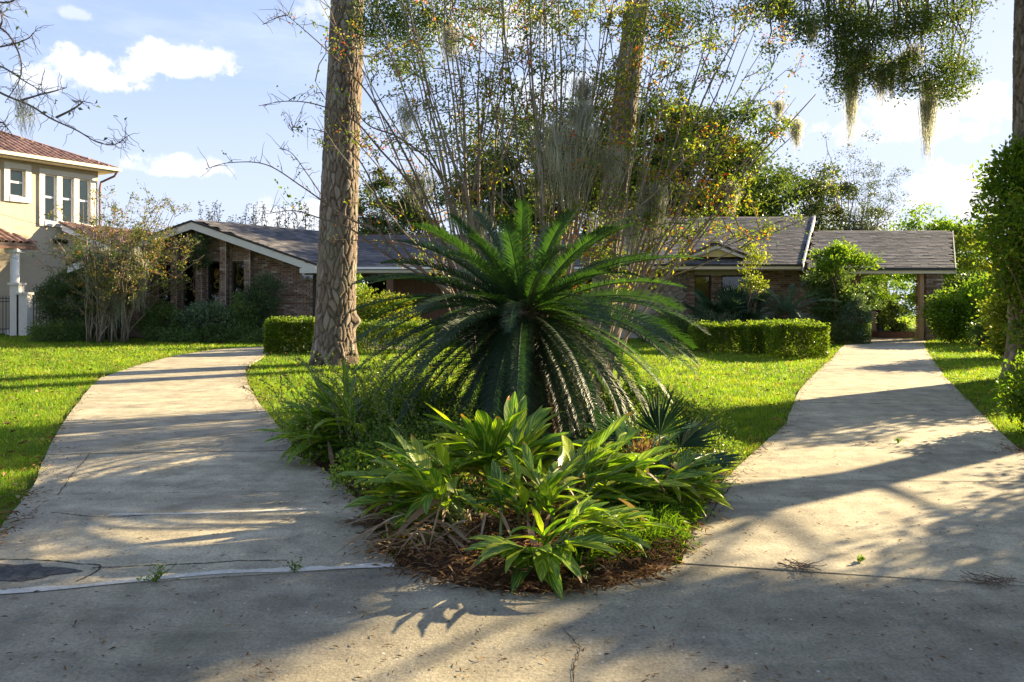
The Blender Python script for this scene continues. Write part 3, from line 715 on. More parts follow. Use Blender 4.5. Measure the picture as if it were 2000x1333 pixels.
# small dormer gable above the windows
dz0 = 1.5+78/F*26.9; dx0, dx1 = 335/F*26.9, 462/F*26.9; dxa = 400/F*26.9; dza = 1.5+104/F*26.9
w = Acc(); w.prism([(dx0+.2, 26.95, dz0), (dx1-.2, 26.95, dz0), (dxa, 26.95, dza-.16)], (0, .05, 0)); put('dormer_panel', w, plain('yellow dormer panel', (.50, .40, .16), .8, .2), H)
for s, xe in ((-1, dx0), (1, dx1)):
    w = Acc(); w.prism([(xe, 26.86, dz0-.02), (dxa, 26.86, dza-.03), (dxa, 26.86, dza-.17), (xe+s*-.25, 26.86, dz0-.03)], (0, .09, 0)); put('dormer_rake', w, MT['white_trim'], H)
    back = 1.45
    roof_plane('dormer_roof', [(xe+s*.06, 26.82, dz0), (xe+s*.06-s*.02, 27.4, dz0+.0), (dxa, 26.82+back, dza+.0), (dxa, 26.82, dza)] if s > 0 else [(xe+s*.06, 27.4, dz0), (xe+s*.06, 26.82, dz0), (dxa, 26.82, dza), (dxa, 26.82+back, dza)], th=.05, prio=5)
# carport roof
roof_plane('carport_roof', [(10.2, 26.6, 2.50), (15.25, 26.6, 2.50), (17.15, 30.0, 4.06), (11.8, 30.0, 4.06)], prio=6)
roof_plane('carport_roof', [(10.2, 33.5, 2.50), (15.3, 33.5, 2.50), (17.15, 30.01, 4.06), (11.8, 30.01, 4.06)], prio=0)
w = Acc(); w.bb(10.2, 15.28, 26.50, 26.58, 2.30, 2.41); put('fascia', w, MT['cream_trim'], H)
w = Acc(); w.bb(10.2, 15.30, 26.45, 26.585, 2.415, 2.50); put('drip_edge', w, MT['black_metal'], H)
w = Acc(); w.bb(11.4, 15.2, 26.6, 33.4, 2.42, 2.46); put('carport_ceiling', w, MT['soffit'], H)
trim('rake_board', (15.3, 26.5, 2.48), (17.2, 30.0, 4.08), .2, (.04, 0, 0), 'cream_trim')
w = Acc(); w.box((-7.3, 26.9, 2.28), (.08, .1, .08)); w.tube([(-7.24, 26.88, 2.2), (-7.24, 26.76, 2.12)], [.045, .07], 8); w.tube([(-7.02, 26.88, 2.2), (-7.02, 26.76, 2.12)], [.045, .07], 8); w.bb(-7.3, -6.96, 26.86, 26.93, 2.22, 2.26); put('security_light', w, MT['grey_metal'], H)
v = Acc(); v.tube([(-8.5, 31.0, 4.0), (-8.5, 31.0, 4.32)], .14, 10); put('roof_vent', v, MT['grey_metal'], H)
shingle_M.sort(key=lambda m: -m[0])
pieces(H, 'shingle', SHV, SHF, [m for _, m in shingle_M], MT['shingle'], 300, None, 'shingle_courses')
print('bricks', len(bricks), 'shingles', len(shingle_M))

# ------------------------------------------------------------------ neighbour's two-storey house
NH = thing('stucco_house', 'two storey tan stucco house with red clay tile roof behind the fence', 'house', (-20, 33, 0))
nn = np.array([.869, -.494]); dd = np.array([.494, .869])
E0 = np.array([-20.5, 30.7]); W0 = np.array([-21.0, 31.0])
wp = lambda t, out=0.0, z=0.0: np.array([*(W0+dd*t+nn*out), z])
def tpx(px):      # wall parameter seen at px
    k = (px-1000)/F; return (k*W0[1]-W0[0])/(dd[0]-k*dd[1])
def zpx(px, py, out=0.0):
    y = wp(tpx(px), out)[1]; return EYE+(HOR-py)/F*y
def wbox(t0, t1, o0, o1, z0, z1, acc=None):
    a = acc or Acc(); a.prism([wp(t0, o0, z0), wp(t1, o0, z0), wp(t1, o1, z0), wp(t0, o1, z0)], (0, 0, z1-z0)); return a
tr, tl = tpx(190), -9.0
trip = (tpx(86), tpx(176)); small = (tpx(18), tpx(49))
tz0, tz1 = zpx(86, 432), zpx(86, 340); sz0, sz1 = zpx(18, 383), zpx(18, 328)
ops = [(small[0], small[1], sz0, sz1), (trip[0], trip[1], tz0, tz1)]
a = Acc(); cuts = [tl, small[0], small[1], trip[0], trip[1], tr]
for i in range(5):
    if i in (0, 2, 4): wbox(cuts[i], cuts[i+1], -.3, 0, 0, 7.15, a)
    else:
        z0, z1 = ops[0][2:] if i == 1 else ops[1][2:]
        wbox(cuts[i], cuts[i+1], -.3, 0, 0, z0, a); wbox(cuts[i], cuts[i+1], -.3, 0, z1, 7.15, a)
wbox(tr-.3, tr, -9, -.3, 0, 7.15, a)
put('wall', a, MT['stucco'], NH)
def nwin(t0, t1, z0, z1, cols, border):
    a = Acc(); wbox(t0-border, t0, 0, .07, z0-border, z1+border, a); wbox(t1, t1+border, 0, .07, z0-border, z1+border, a); wbox(t0, t1, 0, .07, z1, z1+border, a); wbox(t0, t1, 0, .09, z0-border, z0, a)
    gap = .22 if cols > 1 else 0; cw = (t1-t0-gap*(cols-1))/cols
    for i in range(1, cols): wbox(t0+i*cw+(i-1)*gap, t0+i*(cw+gap), -.05, .06, z0, z1, a)
    o = put('window', a, MT['white_trim'], NH)
    for i in range(cols):
        s = t0+i*(cw+gap); e = s+cw; zm = z0+(z1-z0)*.52; f = Acc(); b = .06
        wbox(s, s+b, -.12, -.06, z0, z1, f); wbox(e-b, e, -.12, -.06, z0, z1, f); wbox(s+b, e-b, -.12, -.06, z1-b, z1, f); wbox(s+b, e-b, -.12, -.06, z0, z0+b, f); wbox(s+b, e-b, -.12, -.05, zm-.04, zm+.04, f)
        put('sash', f, MT['win_white'], o)
        g = Acc(); wbox(s+b, e-b, -.10, -.09, z0+b, zm-.04, g); wbox(s+b, e-b, -.10, -.09, zm+.04, z1-b, g); put('pane', g, MT['glass'], o)
        c = Acc(); wbox(s+.02, e-.02, -.2, -.18, z0, z1, c); put('curtain', c, MT['cloth'], o)
nwin(*small, sz0, sz1, 1, .22); nwin(*trip, tz0, tz1, 3, .22)
# frieze, eave, gutter
a = Acc(); wbox(tl, tr, .0, .06, 6.72, 7.15, a); put('frieze', a, plain('greyish frieze', (.40, .34, .24), .8, .2), NH)
ez = 7.2
a = Acc(); wbox(tl, tr+.6, -9.6, .6, 7.16, 7.24, a); put('eave', a, MT['cream_trim'], NH)
a = Acc(); wbox(tl, tr+.72, .58, .72, 7.22, 7.36, a); wbox(tr+.6, tr+.72, -9.6, .58, 7.22, 7.36, a); put('gutter', a, MT['cream_trim'], NH)
pth = [wp(tr+.55, .62, 7.2), wp(tr+.5, .5, 7.0), wp(tr+.12, .08, 6.7), wp(tr+.08, .06, 6.4), wp(tr+.08, .06, 0.1)]
a = Acc(); a.tube(pth, .05, 8); put('downspout', a, MT['copper'], NH)
def clay(O, ud, vd, poly, prio_out, prio, Hp=NH, dark=0):
    O = np.array(O, float); ud = unit(ud); vd = unit(vd); nd = unit(np.cross(ud, vd))
    us = [p[0] for p in poly]; vs = [p[1] for p in poly]
    for j in range(int(max(vs)/.34)+1):
        for u0 in np.arange(min(us), max(us), .27):
            if inpoly(np.array([u0]), np.array([(j+.5)*.34]), poly)[0]:
                M = np.eye(4); M[:3, 0] = ud*.235; M[:3, 1] = vd*.42; M[:3, 2] = nd*.1; M[:3, 3] = O+ud*u0+vd*(j*.34)+nd*(.01+RG.random()*.01); prio_out.append((prio, M))
k = 7; th = np.linspace(0, PI, k)
CV = np.vstack([np.c_[-.5*np.cos(th)*s, np.full(k, y), np.sin(th)*s+dz] for y, s, dz in ((0, 1, .12), (1, .85, 0))]+[np.c_[-.5*np.cos(th)*.72, np.zeros(k), np.sin(th)*.72+.12]])
CF = np.array([[i, i+1, i+1+k, i+k] for i in range(k-1)]+[[i, i+2*k, i+1+2*k, i+1] for i in range(k-1)])
clay_M = []
# main hip roof: front slope and right slope
c0 = wp(tl, .62, 7.26); c1 = wp(tr+.62, .62, 7.26); c2 = wp(tr+.62, -9.6, 7.26); c3_ = wp(tl, -9.6, 7.26)
rise = .42; hf = 5.1; r1 = wp(tr+.62-hf, .62-hf, 7.26+hf*rise); r0 = wp(tl, .62-hf, 7.26+hf*rise)
a = Acc(); a.prism([c0, c1, r1, r0], (0, 0, -.05)); a.prism([c1, c2, r1], (0, 0, -.05)); a.prism([c2, c3_, r0, r1], (0, 0, -.05)); put('roof', a, MT['underlay'], NH)
Lw = tr+.62-tl; vdir = unit(np.array([*(-nn), rise])); sl = hf*math.sqrt(1+rise**2)
clay(c0, (*dd, 0), vdir, [(0, 0), (Lw, 0), (Lw-hf, sl), (0, sl)], clay_M, 3)
vd2 = unit(np.array([*(-dd), rise])); clay(c1, (*(-nn), 0), vd2, [(0, 0), (10.2, 0), (5.1, sl)], clay_M, 1)
a = Acc(); a.tube([c1+[0, 0, .06], r1+[0, 0, .08]], .09, 8); a.tube([r1+[0, 0, .08], r0+[0, 0, .08]], .09, 8); put('ridge_tiles', a, MT['tile_clay'], NH)
# small porch roof at the left with its column
pz = zpx(20, 478, 1.0); t1 = tpx(22)+.2
a = Acc(); a.prism([wp(-4, 1.5, pz), wp(t1, 1.5, pz), wp(t1-.5, 0, pz+.55), wp(-4, 0, pz+.55)], (0, 0, -.12)); put('porch_roof', a, MT['underlay'], NH)
clay(wp(-4, 1.5, pz+.02), (*dd, 0), (*(-nn*1.5), .55), [(0, 0), (t1+4, 0), (t1+3.5, 1.6), (0, 1.6)], clay_M, 4)
a = Acc(); wbox(-4, t1+.02, 1.35, 1.55, pz-.22, pz-.12, a); put('porch_fascia', a, MT['copper'], NH)
a = Acc(); p = wp(tpx(-4), 1.25); a.tube([(p[0], p[1], 0), (p[0], p[1], pz-.35)], .16, 14); a.box((p[0], p[1], pz-.28), (.5, .5, .14)); a.box((p[0], p[1], .1), (.46, .46, .2)); put('column', a, MT['win_white'], NH)
# one storey wing to the right, gable towards the lawn
t2 = tpx(122); q0 = wp(t2, 0); wx0, wy0 = q0[0], q0[1]
zr = 1.5+141/F*33.2
a = Acc(); a.prism([(wx0, wy0, 0), (wx0+3.7, wy0+.5, 0), (wx0+3.7, wy0+.5, 2.9), (wx0+.3, wy0+.05, zr-.1), (wx0, wy0, zr-.2)], (-.1, .2, 0)); a.bb(wx0+3.6, wx0+3.8, wy0+.5, wy0+7, 0, 2.9); put('wing_wall', a, MT['stucco'], NH)
ra = np.array([wx0+.2, wy0-.35, zr]); rb = np.array([wx0+4.1, wy0+.15, 2.75]); rc = rb+[1.8, 6.5, 0]; rd = ra+[1.9, 6.5, 0]
a = Acc(); a.prism([ra, rb, rc, rd], (0, 0, -.1)); put('wing_roof', a, MT['underlay'], NH)
L1 = np.linalg.norm(rc-rb); L2 = np.linalg.norm(ra-rb); clay(rb, rc-rb, ra-rb, [(0, 0), (L1, 0), (L1, L2), (0, L2)], clay_M, 2)
a = Acc(); a.prism([ra+[0, -.05, -.02], rb+[0, -.05, -.02], rb+[0, -.05, -.26], ra+[0, -.05, -.26]], (0, .05, 0)); put('wing_fascia', a, MT['win_white'], NH)
nl = tpx(106); zl = zpx(106, 470)
a = Acc(); pc_ = wp(nl, .1, zl); a.tube([pc_, pc_+np.array([*nn*.12, -.05])], [.07, .11], 10); pc_ = wp(nl+.35, .1, zl-.02); a.tube([pc_, pc_+np.array([*nn*.12, -.02])], [.07, .11], 10); wbox(nl-.08, nl+.45, 0, .05, zl-.06, zl+.06, a); put('security_light', a, MT['black_metal'], NH)
clay_M.sort(key=lambda m: -m[0])
pieces(NH, 'roof_tile', CV, CF, [m for _, m in clay_M], MT['tile_clay'], 300, None, 'roof_tile_rows')
print('tiles', len(clay_M))

# fence and posts
fn = thing('metal_fence', 'black metal picket fence with gate between white posts beside the lawn', 'fence', (-19, 30, 0))
a = Acc()
for x0, x1 in ((-24, -19.25), (-18.72, -15.8)):
    for z in (.22, 1.3, 1.42): a.bb(x0, x1, 29.98, 30.02, z, z+.035)
put('rail', a, MT['black_metal'], fn)
for x in list(np.arange(-24, -19.3, .125))+list(np.arange(-18.68, -15.9, .125)):
    a = Acc(); a.bb(x-.009, x+.009, 29.97, 29.99, .06, 1.5); a.add([[x-.012, 29.968, 1.5], [x+.012, 29.968, 1.5], [x+.012, 29.992, 1.5], [x-.012, 29.992, 1.5], [x, 29.98, 1.56]], [[0, 1, 4], [1, 2, 4], [2, 3, 4], [3, 0, 4]]); put('picket', a, MT['black_metal'], fn)
a = Acc(); a.bb(-19.32, -19.25, 29.94, 30.03, 0, 1.62); put('gate_post', a, MT['black_metal'], fn)
for px, w_, h_, l in ((29, .17, 1.95, 'taller pale stucco gate post with flat cap beside the black fence gate'), (44, .2, 1.58, 'shorter pale stucco post standing right of the taller gate post')):
    x = (px+5-1000)/F*29.7; g = thing('stucco_post', l, 'post', (x, 29.7, 0), 'pale posts at the fence')
    a = Acc(); a.bb(x-w_, x+w_, 29.5, 29.85, 0, h_); put('shaft', a, MT['white_trim'], g)
    a = Acc(); a.bb(x-w_-.05, x+w_+.05, 29.44, 29.91, h_+.002, h_+.09); put('cap', a, MT['white_trim'], g)
# overhead wires
for (pa, pb, l) in (((-40, 405, 20), (300, 447, 27), 'thin overhead wire running past the upstairs windows'), ((-40, 480, 20), (240, 520, 27), 'thin wire crossing the lower tan wall')):
    s = P(*pa); e = P(*pb); tt = np.linspace(0, 1, 14)[:, None]; pt = s+(e-s)*tt-np.array([0, 0, .35])*(4*tt*(1-tt))
    a = Acc(); a.tube(pt, .006, 4); tag(put('utility_wire', a, MT['black_metal']), l, 'wire')

# ------------------------------------------------------------------ vegetation tools
def rnd_unit(n): return unit(RG.normal(size=(n, 3)))
def blob_pts(n, c, r, shell=.5, lump=0.25, flat_bottom=False):
    """points in a lumpy ellipsoid, biased to its shell"""
    d = rnd_unit(n); ph = RG.uniform(0, 6, 6)
    k = 1+lump*(np.sin(d[:, 0]*3.1+ph[0])*np.sin(d[:, 2]*2.7+ph[1])+.6*np.sin(d[:, 1]*5.3+ph[2]+d[:, 2]*4)+.4*np.sin(d[:, 0]*9+ph[3])*np.sin(d[:, 2]*8+ph[4]))
    rad = (shell+(1-shell)*RG.random(n)**.5)*k
    p = d*rad[:, None]*np.array(r)
    if flat_bottom: p[:, 2] = np.abs(p[:, 2])
    return p+np.array(c), d
def limb(a, b, sag=.0, n=8, wig=.08):
    a = np.array(a, float); b = np.array(b, float); t = np.linspace(0, 1, n)[:, None]; L = np.linalg.norm(b-a)
    p = a+(b-a)*t; p += (RG.normal(size=(n, 3))*wig*L*.25)*np.sin(t*PI); p[:, 2] += sag*4*(t*(1-t))[:, 0]*L
    return p
def bush(name, label, cat, c, r, nleaf, L, Wd, mat, clusters=60, cs=.16, stems=8, group=None, hang=0.0, shell=.55, lump=.22, bark='twig', up=.5):
    c = np.array(c, float); r = np.array(r, float)
    o = thing(name, label, cat, (c[0], c[1], 0), group)
    cc, d = blob_pts(clusters, c, r*.86, shell, lump); cc[:, 2] = np.maximum(cc[:, 2], .06)
    idx = RG.integers(0, clusters, nleaf)
    p = cc[idx]+RG.normal(size=(nleaf, 3))*cs*r.mean()*np.array([1, 1, .8])
    p[:, 2] = np.where(p[:, 2] < .02, RG.random(nleaf)*.25*c[2]+.02, p[:, 2])
    out = unit(p-c)*.7+RG.normal(size=(nleaf, 3))*.6+np.array([0, 0, up-hang])
    a = Acc(); tn = np.clip(RG.random(nleaf)*.75+RG.random(clusters)[idx]*.25, 0, .999)
    a.leaves(p, out, RG.uniform(.7, 1.3, nleaf)*L, RG.uniform(.75, 1.25, nleaf)*Wd, tint=tn)
    put('foliage', a, MT[mat], o, kind='stuff')
    a = Acc()
    for i in range(stems):
        q = cc[RG.integers(0, clusters)]; b = np.array([c[0]+RG.normal()*.1*r[0], c[1]+RG.normal()*.1*r[1], -.03])
        pts = limb(b, q, .04, 6, .12); a.tube(pts, np.linspace(.02, .006, 6)*max(1, r.mean()), 5)
    if stems: put('stems', a, MT[bark], o)
    return o
def tree(name, label, cat, base, trunk, crown_c, crown_r, nleaf, leaf, mat, clusters=150, cs=.07, group=None, bark='oak_bark', limbs=16, tr=.3, lean=0, shell=.35, lump=.28, clist=None, up=.3, twigs=0):
    base = np.array(base, float); cc0 = np.array(crown_c, float); cr = np.array(crown_r, float)
    o = thing(name, label, cat, tuple(base), group)
    cc = blob_pts(clusters, cc0, cr, shell, lump)[0] if clist is None else clist
    clusters = len(cc)
    idx = RG.integers(0, clusters, nleaf); w = RG.uniform(.6, 1.5, clusters)
    p = cc[idx]+RG.normal(size=(nleaf, 3))*(cs*cr.mean()*w[idx])[:, None]*np.array([1.15, 1.15, .7])
    a = Acc(); tn = np.clip(RG.random(nleaf)*.7+RG.random(clusters)[idx]*.3, 0, .999)
    a.leaves(p, rnd_unit(nleaf)+[0, 0, up-.3], RG.uniform(.7, 1.3, nleaf)*leaf[0], RG.uniform(.7, 1.3, nleaf)*leaf[1], tint=tn)
    put('crown', a, MT[mat], o, kind='stuff')
    top = base+np.array([lean, 0, trunk]); a = Acc()
    pts = limb(base+[0, 0, -.05], top, 0, 8, .05); rr = np.linspace(tr, tr*.7, 8); rr[0] *= 1.5; rr[1] *= 1.12
    a.tube(pts, rr, 12)
    heads = []
    for i in range(limbs):
        q = cc[RG.integers(0, clusters)]; st = pts[RG.integers(5, 8)]
        lp = limb(st, q, .05, 8, .18); a.tube(lp, np.linspace(tr*.42, tr*.05, 8), 6); heads.append(lp)
    for i in range(twigs):
        lp = heads[RG.integers(0, limbs)]; st = lp[RG.integers(3, 7)]; d = np.linalg.norm(cc-st, axis=1); q = cc[np.argsort(d)[RG.integers(0, 12)]]
        a.tube(limb(st, q, .03, 5, .2), np.linspace(tr*.08, tr*.02, 5), 4, cap=False)
    put('trunk', a, MT[bark], o, smooth=True)
    return o
def moss_at(tops, lens, wd, n, label, group=None, mat='moss', sw=.0035):
    """a hank of Spanish moss: curly strands hanging from points"""
    tops = np.array(tops, float).reshape(-1, 3); a = Acc(); m = 9
    o_ = tops.mean(0)
    i = RG.integers(0, len(tops), n); L = RG.uniform(.3, 1.0, n)**1.2*lens
    st = tops[i]+RG.normal(size=(n, 3))*np.array([wd*.45, wd*.45, wd*.25])
    t = np.linspace(0, 1, m)[None, :, None]
    cen = tops[i]
    p = st[:, None]+(cen-st)[:, None]*t*.55*np.array([1, 1, 0]); p = p-np.array([0, 0, 1])*(t*L[:, None, None])
    ph = RG.uniform(0, 6.3, (n, 2)); fr = RG.uniform(6, 15, (n, 2)); am = RG.uniform(.006, .03, (n, 1))
    tt = t[..., 0]
    p[..., 0] += am*np.sin(fr[:, :1]*tt+ph[:, :1]); p[..., 1] += am*np.sin(fr[:, 1:]*tt+ph[:, 1:])
    p += RG.normal(size=p.shape)*.006
    ang = RG.uniform(0, PI, n); s = np.stack([np.cos(ang), np.sin(ang), np.zeros(n)], -1)[:, None]*(sw*(1-.6*t))
    V = np.stack([p-s, p+s], 2).reshape(-1, 3)
    b = (np.arange(n)[:, None]*2*m+np.arange(m-1)[None]*2).reshape(-1, 1)
    a.add(V, b+np.array([[0, 1, 3, 2]]), np.repeat(RG.random(n), 2*m))
    return tag(put('spanish_moss', a, MT[mat], origin=o_), label, 'moss', group)

# ------------------------------------------------------------------ pines with plated bark
def pine(label, base, axis, rad, H_, segs=(150, 620), burl=None, zmax_fine=8.6):
    """axis: function z->(dx,dy); rad: function z->radius"""
    o = thing('pine_tree', label, 'tree', (base[0], base[1], 0))
    nt, nz = segs; th = np.arange(nt)*2*PI/nt; z = np.concatenate([np.linspace(-.05, zmax_fine, nz), np.linspace(zmax_fine+.2, H_, 24)]); nz = len(z)
    T, Z = np.meshgrid(th, z)
    cu, cv = .095, .33; R0 = .42; nu = int(round(2*PI*R0/cu))
    jx = RG.random((nu, 400)); jy = RG.random((nu, 400)); ch = RG.random((nu, 400))
    wv = .35*np.sin(Z*5+3*np.sin(T*2))+.25*np.sin(Z*13+T*5)
    u = T/(2*PI)*nu+wv*.8; v = (Z+.12)/cv+.35*np.sin(T*7+Z*3)
    iu = np.floor(u).astype(int); iv = np.floor(v).astype(int)
    f1 = np.full(T.shape, 9.0); f2 = f1.copy(); cid = np.zeros(T.shape)
    for du in (-1, 0, 1):
        for dv in (-1, 0, 1):
            a_ = (iu+du); b_ = np.clip(iv+dv, 0, 399); am = a_ % nu
            d = np.hypot(a_+jx[am, b_]-u, (b_+jy[am, b_]-v))
            nw = d < f1; f2 = np.where(nw, f1, np.minimum(f2, d)); cid = np.where(nw, ch[am, b_], cid); f1 = np.where(nw, d, f1)
    crev = np.clip((f2-f1)/.28, 0, 1)
    disp = (crev**.6-1)*.040+(cid-.5)*.012*crev+RG.normal(size=T.shape)*.0015
    r = rad(z)[:, None]*(1+.02*np.sin(T*3+Z))+disp
    if burl:
        bt, bz, bs = burl; g = np.exp(-((np.angle(np.exp(1j*(T-bt))))**2)/.08-((Z-bz)/.13)**2); r = r+bs*g
    flare = np.exp(-np.maximum(Z, 0)/.30); r = r*(1+.30*flare*(1+.35*np.sin(T*5+1)))
    dx, dy = axis(z)
    V = np.stack([base[0]+dx[:, None]+r*np.cos(T), base[1]+dy[:, None]+r*np.sin(T), Z], -1).reshape(-1, 3)
    i = np.arange(nz-1)[:, None]*nt; j = np.arange(nt)[None]; j2 = (j+1) % nt
    Fs = np.stack([i+j, i+j2, i+nt+j2, i+nt+j], -1).reshape(-1, 4)
    a = Acc(); a.add(V, Fs, np.clip(.2+.55*crev.ravel()+.45*(cid.ravel()-.5), 0, 1)); put('trunk', a, MT['pine_bark'], o, smooth=True)
    # high crown, above the picture
    a = Acc(); b = Acc()
    for k in range(14):
        zz = H_-RG.uniform(0, 5); an = RG.uniform(0, 2*PI); L = RG.uniform(1.5, 3.5); ddx, ddy = axis(np.array([zz]))
        s = np.array([base[0]+ddx[0], base[1]+ddy[0], zz]); e = s+np.array([math.cos(an)*L, math.sin(an)*L, RG.uniform(.2, 1.2)]); lp = limb(s, e, .03, 6, .1); a.tube(lp, np.linspace(.07, .015, 6), 6)
        for q in lp[2:]:
            n = 120; b.leaves(q+RG.normal(size=(n, 3))*.3, rnd_unit(n)+[0, 0, .4], .25, .012)
    put('branches', a, MT['grey_bark'], o); put('needles', b, MT['leaf_oak'], o, kind='stuff')
    return o
pine('large pine with plated bark standing beside the clipped hedge left of the driveway island', (-4.03, 17.3), lambda z: (.04*z, 0*z), lambda z: .455-.0098*z, 17, burl=(0.0, .95, .12))
pine('pine trunk at the far right rising above the tall leafy bush', (9.50, 14.0), lambda z: (.012*z, 0*z), lambda z: .40-.006*z, 17, segs=(110, 420))
pine('pine trunk standing behind the crepe myrtle stems in the middle of the lawn', (2.15, 19.6), lambda z: (.115*z, 0*z), lambda z: .36-.006*z, 17, segs=(110, 420))

# ------------------------------------------------------------------ trees behind the house
tree('oak_tree', 'broad dark oak behind the right end of the house roof', 'tree', (9, 42, 0), 4.5, (9.3, 42, 8.2), (6.1, 4.5, 4.1), 60000, (.20, .12), 'leaf_oak', 190, .085, limbs=22, tr=.5, twigs=60)
tree('oak_tree', 'wide oak behind the crepe myrtle stems over the middle roof', 'tree', (1, 44, 0), 5, (1.8, 44, 7.8), (6.6, 4.5, 3.8), 44000, (.20, .12), 'leaf_oak_far', 150, .09, limbs=22, tr=.5, twigs=50)
tree('oak_tree', 'small round oak showing just right of the large pine trunk', 'tree', (-7.2, 43, 0), 3, (-6.7, 43, 5.9), (2.9, 2.5, 2.3), 13000, (.18, .10), 'leaf_oak', 80, .10, limbs=12, tr=.25)
tree('oak_tree', 'spreading sunlit oak behind the ridge where the carport roof begins', 'tree', (17, 46, 0), 3.5, (16.3, 46, 6.3), (3.9, 3.5, 2.9), 22000, (.18, .10), 'leaf_oak_far', 110, .09, limbs=14, tr=.3, twigs=40)
tree('slender_tree', 'thin airy tree with sparse leaves and upright twigs behind the carport roof', 'tree', (19.4, 43, 0), 3, (19.7, 43, 6.6), (2.2, 1.8, 4.2), 5200, (.13, .045), 'leaf_oak_far', 170, .06, limbs=34, tr=.13, shell=.1, twigs=110, bark='grey_bark')
tree('shade_tree', 'bright green tree beyond the outer end of the carport', 'tree', (21, 37, 0), 1.8, (20.8, 37, 3.1), (2.7, 2, 2.5), 16000, (.16, .09), 'leaf_bright', 90, .10, limbs=10, tr=.15)
tree('shade_tree', 'yellow green tree farther right of the carport above the shrubs', 'tree', (23, 34, 0), 1.8, (22.3, 34, 2.6), (2.3, 2, 2.0), 12000, (.14, .08), 'leaf_yellow', 80, .10, limbs=10, tr=.15)
tree('small_tree', 'small tree with one bent trunk seen on the back lawn through the carport', 'tree', (19.9, 41, 0), 1.3, (19.2, 41, 2.3), (1.9, 1.2, 1.1), 6000, (.12, .07), 'leaf_bright', 60, .12, limbs=10, tr=.08)
tree('lakeside_tree', 'pale green tree hanging over the water beyond the carport', 'tree', (24.3, 50, 0), 3, (23.9, 50, 3.9), (3.2, 2, 1.6), 9000, (.16, .09), 'leaf_yellow', 80, .12, limbs=10, tr=.15)
tree('mossy_oak', 'dark mossy oak trunk and low limbs seen through the left half of the carport', 'tree', (19.0, 45, 0), 3, (18.6, 45, 4.2), (2.6, 2, 1.6), 8000, (.15, .08), 'leaf_oak', 60, .12, limbs=10, tr=.35)
for i, (px, py, Y, L, w_, l) in enumerate([(1655, 540, 45, 1.9, .5, 'grey moss curtain under the carport beam beside the dark trunk'), (1690, 535, 45, 1.4, .35, 'pale moss hank under the middle of the carport beam'), (1712, 535, 46, 1.2, .3, 'thin moss hank hanging against the bright water')]):
    moss_at([P(px+RG.normal()*5, py, Y) for _ in range(5)], L, w_, 260, l, 'moss behind the carport', sw=.012)
# airy plants whose tips show above the left roof
for i, (px, l) in enumerate([(415, 'first of the wispy tips above the left roof, nearest the gable'), (462, 'second wispy tip above the left roof'), (505, 'tallest wispy tip above the left roof'), (552, 'wispy tip above the roof vent'), (596, 'wispy tip beside the large pine trunk over the roof')]):
    Y = 36; x = (px-1000)/F*Y; o = thing('bamboo', l, 'plant', (x, Y, 0), 'thin plants behind the left roof'); a = Acc(); b = Acc()
    for k in range(7):
        xx = x+RG.normal()*.35; top = P(px, RG.uniform(395, 432), Y)[2]; lp = limb((x+RG.normal()*.1, Y, 0), (xx, Y+RG.normal()*.3, top), 0, 7, .03); a.tube(lp, np.linspace(.03, .008, 7), 4, cap=False)
        for q in np.linspace(.62, 1, 14):
            pt = lp[0]+(lp[-1]-lp[0])*q; n = 4; b.leaves(pt+RG.normal(size=(n, 3))*.07, rnd_unit(n)+[0, 0, .3], .16, .05)
    put('canes', a, MT['twig'], o); put('leaves', b, MT['leaf_oak_far'], o, kind='stuff')

# ------------------------------------------------------------------ near oak (trunk right of the picture), its hanging bough and an unseen crown shaped for its shade
lit = [[(-200, 925), (620, 925), (1420, 925), (2400, 820), (2400, 500), (-400, 500)],
       [(1300, 1085), (1370, 1000), (1560, 955), (2000, 880), (2400, 830), (1390, 920)],
       [(330, 1345), (520, 1255), (640, 1225), (690, 1180), (830, 1180), (860, 1225), (800, 1290), (1300, 1600), (400, 1600)],
       [(0, 1075), (180, 1020), (330, 1010), (60, 1090)], [(-100, 1190), (60, 1180), (200, 1150), (240, 1160), (40, 1205), (-100, 1215)],
       [(290, 1270), (420, 1235), (420, 1245), (300, 1280)], [(850, 1240), (950, 1215), (1090, 1180), (1100, 1190), (940, 1245)], [(1250, 1330), (1380, 1260), (1500, 1260), (1330, 1340)]]
def ground_px(c):
    g = c[:, :2]-SH[None]*(c[:, 2:3]/math.tan(SUN_EL)); Y = np.maximum(g[:, 1], .4)
    return g, 1000+g[:, 0]/Y*F, HOR+EYE*F/Y
def inframe(c, m=.70):
    return (np.abs(c[:, 0])/np.maximum(c[:, 1], .1) < m) & (c[:, 2] < 1.5+.405*c[:, 1]) & (c[:, 1] > 0)
N = 60000
c = np.stack([RG.uniform(3.5, 19, N), RG.uniform(-2, 19, N), RG.uniform(3.2, 9.5, N)], 1)
g, gx, gy = ground_px(c)
ok = ~inframe(c) & ((((c[:, 0]-12)/8)**2+((c[:, 1]-9)/9)**2) < 1)
bad = np.zeros(N, bool)
for ddx, ddy in ((0, 0), (.3, 0), (-.3, 0), (0, .22), (0, -.22), (.45, .3), (-.45, -.3), (.75, .47), (-.75, -.47)):
    g_ = g+np.array([ddx, ddy]); y_ = np.maximum(g_[:, 1], .4); qx = 1000+g_[:, 0]/y_*F; qy = HOR+EYE*F/y_
    for pl in lit[2:]: bad |= inpoly(qx, qy, pl)
vis = (np.abs(g[:, 0])/np.maximum(g[:, 1], .1) < .75) & (g[:, 1] > 2.5) & (g[:, 1] < 9)
right = vis & (gx > 1150+ (gy-1000)*.3)
keep_p = np.where(bad, 0.0, np.where(vis, np.where(gy > 1165, np.where(right, .4, .9), 0.0), np.where((g[:, 1] > 2.5), .0, .04)))  # clumps kept only where their shadows should fall on the concrete
